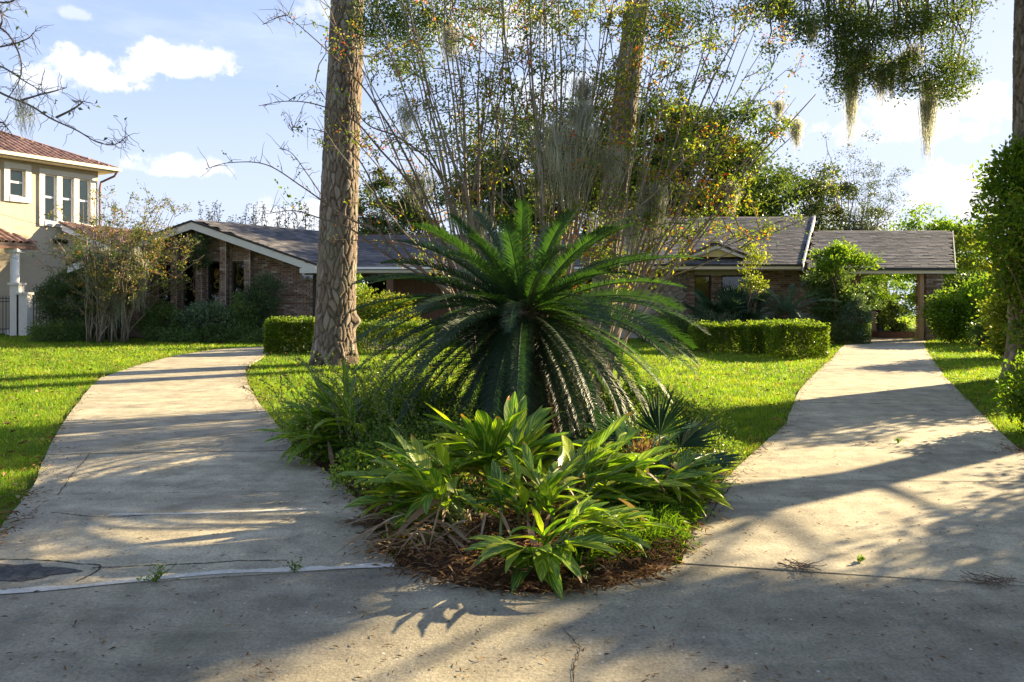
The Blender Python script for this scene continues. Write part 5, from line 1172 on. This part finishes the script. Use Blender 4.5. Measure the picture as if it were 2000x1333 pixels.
# ------------------------------------------------------------------ sago palms
def frond_geo(base, az, elev, L, droop, npair=74, lw=.155, twist=0.0, spread=1.15, vee=.32, seed=0):
    """one pinnate frond: returns leaflet verts/faces and rachis points"""
    m = 26; t = np.linspace(0, 1, m)
    e = elev-droop*t**1.35
    dirh = np.array([math.cos(az), math.sin(az), 0])
    d = dirh[None]*np.cos(e)[:, None]+np.array([0, 0, 1])[None]*np.sin(e)[:, None]
    p = base+np.vstack([np.zeros(3), np.cumsum((d[1:]+d[:-1])/2*L/(m-1), axis=0)])
    side = np.cross(dirh, [0, 0, 1]); side = side*math.cos(twist)+np.array([0, 0, 1])*math.sin(twist)
    tt = np.linspace(.10, .995, npair); P0 = np.stack([np.interp(tt, t, p[:, k]) for k in range(3)], 1); D = unit(np.stack([np.interp(tt, t, d[:, k]) for k in range(3)], 1))
    S = unit(side[None]-D*(D@side)[:, None]); N = np.cross(S, D)
    sgn = np.where(N[:, 2:3] < 0, 1.0, 1.0); up = N*np.where((N@np.cross(side, dirh)) < 0, -1, 1)[:, None]
    prof = lw*np.minimum(np.clip(tt*7, .15, 1)**.6, np.clip((1.02-tt)*6.5, .1, 1)**.5)*(1-.22*tt)
    out = []
    for s in (-1, 1):
        ang = spread-.35*tt+RG.normal(size=npair)*.05
        ld = unit(S*s*np.sin(ang)[:, None]+D*np.cos(ang)[:, None]+up*(vee+RG.normal(size=npair)*.07)[:, None])
        Lf = (prof*RG.uniform(.80, 1.08, npair))[:, None]
        w = D*.0056
        mid = P0+ld*Lf*.55; tip = P0+ld*Lf-up*Lf*.16+D*Lf*.10
        V = np.stack([P0-w, P0+w, mid+w*.9, mid-w*.9, tip], 1); out.append(V)
    V = np.concatenate(out).reshape(-1, 3); b = np.arange(2*npair)[:, None]*5
    return V, b+np.array([[0, 1, 2, 3]]), b+np.array([[3, 2, 4]]), p
def sago(name, label, base, hz, R_, spec, lw=.155, npair=74, cap=280, frond='frond', matall=None):
    o = thing(name, label, 'palm', tuple(base))
    base = np.array(base, float); a = Acc()
    # scaly trunk
    if hz > .3:
        pts = np.array([[base[0], base[1], z] for z in np.linspace(-.05, hz, 10)]); a.tube(pts, np.linspace(.24, .19, 10), 14)
        for z in np.arange(.04, hz, .055):
            for k in range(15):
                th_ = k*2*PI/15+z*9; c_ = base+[math.cos(th_)*.215, math.sin(th_)*.215, z]; a.box(c_, (.07, .05, .045), th_)
        put('trunk', a, MT['twig'], o)
    head = base+[0, 0, hz]; i = 0
    for (n, e0, e1, L0, L1, dr0, dr1, m_) in spec:
        for k in range(n):
            az = 2.39996*i+RG.normal()*.12; i += 1
            f = (k+.5)/n; el = e0+(e1-e0)*f+RG.normal()*.05; L = (L0+(L1-L0)*f)*RG.uniform(.92, 1.08)*R_; dr = dr0+(dr1-dr0)*f+RG.normal()*.06
            b0 = head+np.array([math.cos(az), math.sin(az), 0])*.10+[0, 0, .03-.22*f*(e0 < 0)-.05]
            V, q, tr_, p = frond_geo(b0, az, el, L, dr, npair, lw*R_*RG.uniform(.92, 1.08), RG.normal()*.25)
            if m_ != 'frond_dead' or True: V[:, 2] = np.maximum(V[:, 2], base[2]+.03); p[:, 2] = np.maximum(p[:, 2], base[2]+.03)
            a = Acc(); tn = np.clip(RG.random()*.6+.25*RG.random(2*npair), 0, .999); a.add(V, q, np.repeat(tn, 5)); a.F[3].append(tr_)
            a.tube(p[:22], np.linspace(.009, .003, 22), 4, tint=.9, cap=False)
            put(frond, a, MT[matall or m_], o)
    a = Acc(); n = 500; a.leaves(head+RG.normal(size=(n, 3))*[.09, .09, .07], rnd_unit(n)+[0, 0, 1.6], .10, .016); put('crown_scales', a, MT['frond_dead'], o, kind='stuff')
    return o
rad_ = math.radians
sago('sago_palm', 'huge sago palm with a round crown of dark fronds in the middle of the bed', (.12, 7.6, 0), 1.36, 1.0,
     [(8, rad_(82), rad_(60), 1.15, 1.3, .5, .8, 'frond'), (22, rad_(60), rad_(36), 1.35, 1.55, .6, .8, 'frond'), (36, rad_(34), rad_(6), 1.6, 1.7, .75, .9, 'frond'), (40, rad_(4), rad_(-30), 1.65, 1.6, .8, .75, 'frond'), (38, rad_(-34), rad_(-66), 1.55, 1.4, .6, .4, 'frond'), (34, rad_(-58), rad_(-80), 1.45, 1.3, .3, .1, 'frond_dead')], lw=.175, npair=104)
sago('sago_palm', 'second sago palm with arching fronds against the right house wall', (8.95, 25.2, 0), .9, 1.0, [(10, rad_(80), rad_(50), 1.2, 1.4, .6, .8, 'frond'), (22, rad_(48), rad_(8), 1.7, 1.9, .8, .9, 'frond'), (18, rad_(5), rad_(-35), 1.8, 1.5, .7, .6, 'frond')], lw=.2, npair=60, matall='fan')
# fan palm by the right windows and the little palmetto in the bed
def fanpalm(label, base, nf, R_, h, eldir=None, mat='fan'):
    o = thing('fan_palm', label, 'palm', tuple(base)); base = np.array(base, float); st = Acc()
    for k in range(nf):
        az, el = (RG.uniform(0, 2*PI), RG.uniform(.35, 1.3)) if eldir is None else eldir[k]
        d = np.array([math.cos(az)*math.cos(el), math.sin(az)*math.cos(el), math.sin(el)]); hub = base+d*h*RG.uniform(.75, 1.1); st.tube(limb(base, hub, .0, 5, .05), np.linspace(.012, .007, 5), 5)
        side = unit(np.cross(d, [0, 0, 1.0]+RG.normal(size=3)*.05)); n = 26; a = Acc(); ang = np.linspace(-1.25, 1.25, n)
        D = unit(d[None]*np.cos(ang)[:, None]+side[None]*np.sin(ang)[:, None]+RG.normal(size=(n, 3))*.03); L = R_*(1-.22*(np.abs(ang)/1.25)**2)*RG.uniform(.9, 1.05, n)
        Nn = np.cross(side, d); a.leaves(np.repeat(hub[None], n, 0), D, L, R_*.045, up=np.repeat(Nn[None], n, 0), fold=.5, tint=RG.random()*.6+.1); put('fan_leaf', a, MT[mat], o)
    put('leaf_stalks', st, MT['ginger_stem'], o); return o
fanpalm('blue green fan palm beside the right house windows', (7.45, 25.9, .1), 22, .85, 1.25)
pm = G(1280, 945)
fanpalm('young palmetto with a spiky upright fan at the right of the bed', (pm[0], pm[1], .05), 5, .42, .34, [(.9, 1.35), (.5, .7), (-.3, .35), (2.4, .8), (-1.2, .45)])
sago('sago_pup', 'small low sago with feathery blue fronds at the right of the bed', (pm[0]-.12, pm[1]+.12, .02), .1, .42, [(6, rad_(60), rad_(25), 1.3, 1.6, .9, 1.2, 'fan'), (9, rad_(30), rad_(0), 1.5, 1.6, .8, 1.0, 'fan')], lw=.26, npair=44)

# ------------------------------------------------------------------ variegated ginger
def ginger_leaf_mesh(k):
    nu, nv = 5, 11; u = np.linspace(0, 1, nu); v = np.linspace(0, 1, nv); cur = [.15, .32, .5, .7, .9, .25][k % 6]; tw = RG.normal()*.25
    V = []; UV = []
    a_ = 0.0; pos = np.zeros(3); last = 0
    for j, vv in enumerate(v):
        ang = -cur*vv*1.3; 
        if j: pos = pos+np.array([0, math.cos(ang), math.sin(ang)])/(nv-1)
        w = .5*max(.0, math.sin(PI*min(1, (vv*.97+.02))**.85))**.8
        for uu in u:
            s = (uu-.5)*2; lift = abs(s)*w*.22+.02*math.sin(vv*17+s*2+k)*abs(s); tz = s*w*math.sin(tw*vv)
            V.append(pos+np.array([s*w*.27*math.cos(tw*vv), -lift*math.sin(ang)*.3, lift*.4+tz*.3])); UV.append((uu, vv))
    Fs = [[j*nu+i, j*nu+i+1, (j+1)*nu+i+1, (j+1)*nu+i] for j in range(nv-1) for i in range(nu-1)]
    ac = Acc(); ac.add(V, Fs, .5, np.array(UV)); return finish_mesh('leaf', ac, MT['ginger'], True, True)
GL = [ginger_leaf_mesh(k) for k in range(8)]
def frame(y, up):
    y = unit(y); x = unit(np.cross(y, up)); z = np.cross(x, y); return x, y, z
def ginger(label, base, stalks, leafL=.42, dead=6, spread=1.0, leaves=(6, 10)):
    """stalks: list of (dx, dy, height): tip offsets from the base"""
    base = np.array(base, float); o = thing('shell_ginger', label, 'plant', tuple(base), 'variegated gingers in the bed'); sa = Acc()
    for (dx, dy, h) in stalks:
        b0 = base+[RG.normal()*.07, RG.normal()*.07, 0]; e = base+[dx, dy, h]; t = np.linspace(0, 1, 9)[:, None]
        p = b0+(e-b0)*np.hstack([t**1.4, t**1.4, .86*t**.85]); sa.tube(p, np.linspace(.011, .005, 9), 6)
        n = RG.integers(*leaves); 
        for k in range(n):
            f = .30+.70*(k+1)/n; s = p[0]+(p[-1]-p[0])*0; i = min(7, int(f*8)); fr = f*8-i; s = p[i]+(p[i+1]-p[i])*min(1, fr); td = unit(p[min(8, i+1)]-p[i])
            hor = np.array([dx, dy, 0])+1e-3; sd = unit(np.cross(hor, [0, 0, 1.0]))*(1 if k % 2 else -1)
            d = unit(td*(.55+.5*f)+sd*(.75-.35*f)*spread+unit(hor)*.25+RG.normal(size=3)*.18)
            if k == n-1: d = unit(td+RG.normal(size=3)*.12)
            up = np.array([0, 0, 1.0])+RG.normal(size=3)*.18; x, y, z = frame(d, up); L = leafL*RG.uniform(.75, 1.15)*(.8+.3*math.sin(PI*min(.9, f))); M = np.eye(4); M[:3, 0] = x*L*RG.uniform(.8, 1.05); M[:3, 1] = y*L; M[:3, 2] = z*L; M[:3, 3] = s
            place('leaf', GL[RG.integers(0, 8)], Matrix(M.tolist()), o)
    put('stem', sa, MT['ginger_stem'], o)
    if dead:
        dead = dead//2+1; a = Acc()
        for k in range(dead):
            s = base+[RG.normal()*.22, RG.normal()*.15-.05, RG.uniform(.1, .35)]; d = unit(np.array([RG.normal(), RG.normal()-.5, -1.0])); m = 7; tt = np.linspace(0, 1, m)[:, None]; L = RG.uniform(.15, .34); p = s+d*L*tt+np.array([0, 0, -.08])*tt**2; p[:, 2] = np.maximum(p[:, 2], .06); side = unit(np.cross(d, RG.normal(size=3))); w = .016*np.sin(PI*np.clip(tt, .04, .97))*RG.uniform(.7, 1.5)
            V = np.stack([p-side*w, p+side*w+[0, 0, .008]], 1).reshape(-1, 3); a.add(V, [[2*q, 2*q+1, 2*q+3, 2*q+2] for q in range(m-1)], RG.random())
        put('dry_leaves', a, MT['dry'], o, kind='stuff')
    return o
def gb(px, py): q = G(px, py); return (q[0], q[1], .05)
R_ = lambda a0, b0: RG.uniform(a0, b0)
ginger('tallest variegated ginger with broad upright leaves in front of the palm trunk', gb(990, 985), [(-.42, .0, .40), (-.22, -.1, .50), (-.30, .1, .46), (-.05, -.1, .48), (.12, 0, .46), (.22, -.1, .38), (-.12, -.2, .38), (.05, .1, .54), (.3, .05, .34), (-.5, -.1, .3)], .44, 6)
ginger('striped ginger leaning out over the left edge of the bed tip', gb(905, 1045), [(-.42, -.05, .34), (-.30, -.12, .44), (-.46, .08, .42), (-.2, -.2, .36), (-.5, -.1, .24), (-.1, -.1, .46), (-.36, .1, .5), (-.55, .1, .32)], .34, 12)
ginger('small striped ginger in the very middle of the bed tip', gb(1040, 1060), [(-.12, -.12, .30), (.10, -.12, .28), (-.08, -.05, .36), (.08, .02, .32), (.0, .12, .42), (.14, .1, .30), (-.18, .05, .30)], .27, 8)
ginger('yellowing ginger with orange tips reaching over the right side of the bed', gb(1110, 1030), [(.42, .05, .40), (.30, .15, .46), (.52, .15, .34), (.2, .1, .52), (.36, .3, .5), (.62, .02, .28), (.1, .15, .5), (.70, .18, .30), (.8, .1, .24)], .34, 8)
ginger('sprawling yellow ginger flopping toward the right driveway', gb(1290, 1010), [(.12, -.05, .26), (.24, -.08, .22), (.02, -.1, .28), (.30, .02, .16), (-.1, .0, .3), (.18, .1, .3)], .30, 10)
ginger('yellow striped ginger low on the right of the bed tip', gb(1100, 1100), [(.22, -.02, .26), (.34, .05, .22), (.12, .0, .28), (.30, -.08, .16), (.42, .02, .18)], .26, 4)
ginger('dark green ginger drooping onto the concrete at the bed tip', gb(1050, 1110), [(-.10, -.20, .15), (.05, -.24, .13), (.15, -.16, .16), (-.18, -.14, .15), (.02, -.1, .2)], .33, 0, spread=1.2, leaves=(5, 7))
ginger('ginger hanging over the left driveway edge farther back', gb(700, 900), [(-.45, .0, .30), (-.34, -.15, .42), (-.5, .1, .46), (-.22, -.1, .52), (-.3, .12, .56), (-.10, -.1, .40), (-.56, -.1, .24), (-.42, -.2, .26), (-.15, .1, .6)], .40, 6)

# ------------------------------------------------------------------ low plants in the bed
def mound(label, cat, spots, n, L, Wd, mat, name='ground_cover', kind='stuff'):
    a = Acc(); w = np.array([s[3]*s[4]*s[5] for s in spots]); w = w/w.sum(); S = np.array(spots)
    for k, s in enumerate(S):
        m = int(n*w[k]); p, d = blob_pts(m, (s[0], s[1], .04), s[3:6], .35, .25, True); a.leaves(p, d*.4+RG.normal(size=(m, 3))*.6+[0, 0, .5], RG.uniform(.6, 1.3, m)*L, RG.uniform(.7, 1.2, m)*Wd)
    return tag(put(name, a, MT[mat]), label, cat, kind=kind)
mound('bright weeds and seedlings on the lawn side of the bed left of the palm', 'ground cover', [(-2.0, 8.6, 0, .5, .7, .28), (-1.75, 7.2, 0, .3, .5, .3), (-1.2, 6.2, 0, .25, .5, .24), (-1.0, 7.4, 0, .5, .5, .62)], 9000, .045, .026, 'leaf_bright')
mound('small leaved creeper heaped around the left side of the palm', 'ground cover', [(-1.1, 7.6, 0, .75, .8, .50), (-.6, 6.6, 0, .55, .6, .42), (-1.5, 8.5, 0, .7, .7, .60), (-.75, 5.9, 0, .4, .5, .28), (-1.1, 6.7, 0, .35, .4, .30), (-.3, 5.3, 0, .4, .4, .2), (-1.75, 7.9, 0, .45, .5, .38)], 52000, .032, .018, 'cover')
mound('small leaved creeper on the right side of the bed behind the palmetto', 'ground cover', [(1.2, 7.5, 0, .7, .8, .38), (.9, 6.4, 0, .5, .5, .25), (1.5, 8.4, 0, .7, .7, .45), (1.25, 5.9, 0, .35, .5, .24), (.7, 5.4, 0, .4, .4, .16), (1.75, 7.2, 0, .35, .6, .2), (.3, 8.8, 0, 1.2, .6, .45)], 46000, .032, .018, 'cover')
mound('low green weeds filling the right edge of the bed tip', 'ground cover', [(.75, 4.75, 0, .28, .35, .10), (.95, 5.3, 0, .25, .5, .14), (1.3, 5.9, 0, .25, .5, .16), (.5, 4.4, 0, .22, .2, .07), (-.55, 5.0, 0, .3, .5, .10), (-.85, 5.7, 0, .25, .4, .14)], 15000, .034, .014, 'leaf_bright')
# fine long sprays above the creeper mound at the left
a = Acc(); s_ = Acc()
for k in range(120):
    b0 = np.array([R_(-2.0, -.6), R_(6.4, 9.0), .25]); e = b0+[R_(-.5, .1), R_(-.3, .2), R_(.25, .75)]; lp = limb(b0, e, .12, 8, .1); s_.tube(lp, .0025, 3, cap=False); n = 26; q = lp[0]+(lp[-1]-lp[0])*np.linspace(.1, 1, n)[:, None]; q[:, 2] += .12*4*(np.linspace(.1, 1, n)*(1-np.linspace(.1, 1, n)))*np.linalg.norm(e-b0)
    a.leaves(q, RG.normal(size=(n, 3))+[0, 0, .2], .032, .016)
o = thing('wispy_shrub', 'fine twiggy shrub with tiny leaves left of the palm', 'shrub', (-1.3, 7.6, 0)); put('foliage', a, MT['cover'], o, kind='stuff'); put('stems', s_, MT['twig'], o)
# grass tufts and litter at the right of the tip
def tuft(label, c_, r, n, L, mat='grass', w=.007, name='grass_tuft'):
    a = Acc(); th_ = RG.uniform(0, 2*PI, n); rr_ = r*np.sqrt(RG.random(n)); p = np.stack([c_[0]+rr_*np.cos(th_), c_[1]+rr_*np.sin(th_), np.full(n, .03)], 1); D = np.stack([np.cos(th_)*.6, np.sin(th_)*.6, np.full(n, 1.0)], 1)+RG.normal(size=(n, 3))*.35
    l = L*RG.uniform(.5, 1.1, n); a.leaves(p, D, l, w, fold=.1, tint=RG.random(n)*.6); q = p+unit(D)*l[:, None]*.8; a.leaves(q, D+[0, 0, -1.1], l*.5, w*.7, fold=.1, tint=RG.random(n)*.6)
    return tag(put(name, a, MT[mat]), label, 'grass', 'grass tufts at the bed edge')
for px, py, r, n, l in [(1330, 1020, .10, 200, 'grass tuft spilling beside the sprawling yellow ginger'), (1270, 1030, .16, 300, 'broad grass patch between the yellow ginger and the soil'), (1180, 1090, .12, 220, 'grass tuft right beside the drooping ginger leaves'), (1245, 1075, .13, 260, 'bright grass tuft between the gingers and the concrete'), (1290, 1060, .10, 180, 'grass tuft at the right corner of the bed tip'), (1225, 1040, .12, 200, 'grass tuft under the yellow ginger'), (1130, 1120, .08, 90, 'low grass tuft at the front edge of the bed')]:
    q = G(px, py); tuft(l, q, r, n, .16)
def litter(label, region, n, L, Wd, z=.012, name='leaf_litter', mat='litter', lift=.02):
    p = region(n); a = Acc(); n = len(p); th_ = RG.uniform(0, 2*PI, n); D = np.stack([np.cos(th_), np.sin(th_), RG.normal(size=n)*.18], 1); P3 = np.c_[p, z+RG.random(n)*lift]
    a.leaves(P3, D, RG.uniform(.5, 1.3, n)*L, RG.uniform(.5, 1.3, n)*Wd, up=np.c_[RG.normal(size=(n, 2))*.35, np.ones(n)]); return tag(put(name, a, MT[mat]), label, 'leaf litter', kind='stuff')
def in_bed(n):
    p = np.c_[RG.uniform(-1.3, 1.6, n*2), RG.uniform(3.95, 6.2, n*2)]; return p[inpoly(p[:, 0], p[:, 1], bedpoly)][:n]
litter('brown dry leaves carpeting the soil of the bed', in_bed, 9000, .06, .014, z=.075, lift=.03)
def tip_edge(n):
    i = RG.integers(0, len(bp), n); k = bp[i]; ok = (k[:, 1] < 5.6); return (k+RG.normal(size=(n, 2))*.055)[ok]
litter('dry leaves and needles spilling along the bed edge onto the concrete', tip_edge, 2600, .07, .009, z=.006, lift=.03)
# big dry straps heaped under the left ginger
a = Acc()
for k in range(150):
    q = G(R_(740, 960), R_(1020, 1110)); s = np.array([q[0], q[1]+.1, R_(.06, .22)]); an = R_(PI*.8, PI*2.1); L = R_(.12, .42); m = 8; tt = np.linspace(0, 1, m)[:, None]; p = s+np.array([math.cos(an), math.sin(an)*.7, 0])*L*tt; p[:, 2] += R_(0, .3)*L*(tt*(1-tt))[:, 0]*2-(s[2]-.05)*tt[:, 0]; side = unit(np.array([-math.sin(an), math.cos(an), R_(-.8, .8)])); w = R_(.004, .013)*np.sin(PI*np.clip(tt*.9+.1, 0, .96)); a.add(np.stack([p-side*w, p+side*w], 1).reshape(-1, 3), [[2*q_, 2*q_+1, 2*q_+3, 2*q_+2] for q_ in range(m-1)], RG.random())
tag(put('dry_ginger_leaves', a, MT['dry']), 'heap of curled dry ginger leaves under the left ginger', 'dead leaves', kind='stuff')
# twiggy debris, weeds in the joints
def debris(label, q, r, n, mat='twig', name='twig_debris'):
    a = Acc()
    for k in range(n): s = q+[RG.normal()*r, RG.normal()*r*.5, .008+RG.random()*.02]; an = R_(0, 2*PI); L = R_(.03, .12); a.tube(limb(s, s+[math.cos(an)*L, math.sin(an)*L, R_(-.004, .02)], .0, 4, .2), .0022, 3, cap=False)
    return tag(put(name, a, MT[mat]), label, 'debris')
debris('dark twiggy clump lying on the left driveway by the bed edge', G(712, 1024), .055, 90)
debris('small dry twig clump on the joint of the right concrete', G(1563, 1112), .03, 40)
debris('dry twigs in the joint near the right edge', G(1935, 1142), .045, 45)
debris('few twigs on the right driveway', G(1690, 870), .07, 14)
def weed(label, q, n, h):
    o = thing('weed', label, 'weed', tuple(q), 'weeds in the driveway joints'); a = Acc(); b = Acc()
    for k in range(n): e = q+[RG.normal()*h*.6, RG.normal()*h*.4, h*R_(.4, 1)]; lp = limb(q, e, .05, 5, .15); a.tube(lp, .0018, 3, cap=False); b.leaves(lp[[1, 2, 3, 4]], rnd_unit(4)+[0, 0, .4], .022, .011, tint=R_(0, .8))
    put('stems', a, MT['ginger_stem'], o); put('leaves', b, MT['leaf_bright'], o)
weed('spindly weed growing from the pale joint at the left', G(303, 1138), 14, .10); weed('tiny weed in the pale joint left of the bed tip', G(572, 1116), 8, .05); weed('small weed sprig on the right driveway joint', G(1755, 865), 12, .05); weed('tiny green weed on the dappled right concrete', G(1680, 1098), 8, .035)
# specks and fallen leaves on the concrete
def on_conc(n):
    Y = 3/(1-RG.random(n)*.88); Y = np.clip(Y, 2.8, 26); X = RG.uniform(-.68, .68, n)*Y; ok = np.zeros(n, bool)
    for pl in drivepolys: ok |= inpoly(X, Y, pl)
    ok &= ~inpoly(X, Y, bedpoly); return np.c_[X, Y][ok]
litter('fallen brown leaves dotted over the lawn', lambda n: (lambda X, Y: np.c_[X, Y][~(inpoly(X, Y, bedpoly) | inpoly(X, Y, drivepolys[0]) | inpoly(X, Y, drivepolys[1]))])(*(lambda Y: (RG.uniform(-.68, .68, n)*Y, Y))(np.sqrt(RG.uniform(20, 600, n)))), 2600, .075, .045, z=.02, lift=.03, name='lawn_leaves')
litter('tiny dry leaves and needles scattered over the concrete', on_conc, 1300, .035, .006, z=.004, lift=.004, name='scattered_leaves')

# ------------------------------------------------------------------ lawn blades
def blades(ylo, yhi, dens, w, h, xlim=.72, xmin=None, xmax=None):
    A_tot = (yhi-ylo)*(yhi+ylo)*xlim; n = int(A_tot*dens)
    Y = np.sqrt(RG.uniform(ylo**2, yhi**2, n)); X = RG.uniform(-xlim, xlim, n)*Y
    bad = inpoly(X, Y, bedpoly)
    jit = RG.normal(size=(2, n))*.03+.05*np.stack([np.sin(Y*2.3+np.sin(Y*5)*1.5)+.6*np.sin(Y*9.1+X), .5*np.sin(X*6+Y*3)])
    for pl in drivepolys: bad |= inpoly(X+jit[0], Y+jit[1], pl)
    bad |= (Y > 27.6) & (X > -15) & (X < 11.4)
    X, Y = X[~bad], Y[~bad]; n = len(X)
    return X, Y, w, h
GA = Acc()
for (y0, y1, dn, w, h) in [(4.4, 7, 5200, .0042, .060), (7, 10, 2600, .0055, .060), (10, 14, 1250, .008, .062), (14, 20, 560, .012, .065), (20, 30, 230, .019, .07), (30, 62, 22, .05, .10)]:
    X, Y, w, h = blades(y0, y1, dn, w, h); n = len(X)
    lf = np.sin(X*1.7+np.sin(Y*1.3)*2)*np.sin(Y*1.1+X*.6)+.5*np.sin(X*5.1+Y*3.7)+.4*np.sin(X*11-Y*9)
    hh = h*RG.uniform(.5, 1.25, n)*(1+.18*lf); tn = np.clip(.42+.22*lf+RG.normal(size=n)*.2, 0, 1); brown = RG.random(n) < (.06+.22*np.clip(-lf-.35, 0, 1)+.25*np.clip(np.sin(X*.9+2)*np.sin(Y*.55+X*.3)-.6, 0, 1)); tn = np.where(brown, RG.uniform(.9, 1, n), np.minimum(tn, .9))
    D = np.stack([RG.normal(size=n)*.45, RG.normal(size=n)*.45, np.ones(n)], 1); a_ = RG.uniform(0, PI, n)
    D = unit(D); S = np.stack([np.cos(a_), np.sin(a_), np.zeros(n)], 1)*w*.5; b0 = np.stack([X, Y, np.full(n, -.03)], 1); md = b0+D*hh[:, None]*.6; tp = md+unit(D+np.stack([RG.normal(size=n)*.5, RG.normal(size=n)*.5, np.full(n, -.25)], 1))*hh[:, None]*.5
    V = np.stack([b0-S, b0+S, md+S*.8, md-S*.8, tp], 1).reshape(-1, 3); b = np.arange(n)[:, None]*5
    GA.add(V, b+np.array([[0, 1, 2, 3]]), np.repeat(tn, 5)); GA.F[3].append(b+np.array([[3, 2, 4]])+GA.n-len(V)); print('blades', n)
tag(put('grass', GA, MT['grass']), 'sunlit green lawn grass around the driveways', 'grass', kind='stuff')
def on_edge(n):
    out = []
    for E in (EL, ER, RL, RR): s = spline(E, 300); i = RG.integers(0, 300, n//4); out.append(s[i]+RG.normal(size=(n//4, 2))*.09)
    p = np.vstack(out); return p[(p[:, 1] > 4.4) & (p[:, 1] < 25) & ~inpoly(p[:, 0], p[:, 1], bedpoly)]
litter('rusty dead leaves and needles along the lawn edges', on_edge, 5200, .055, .009, z=.01, lift=.03, name='edge_litter')
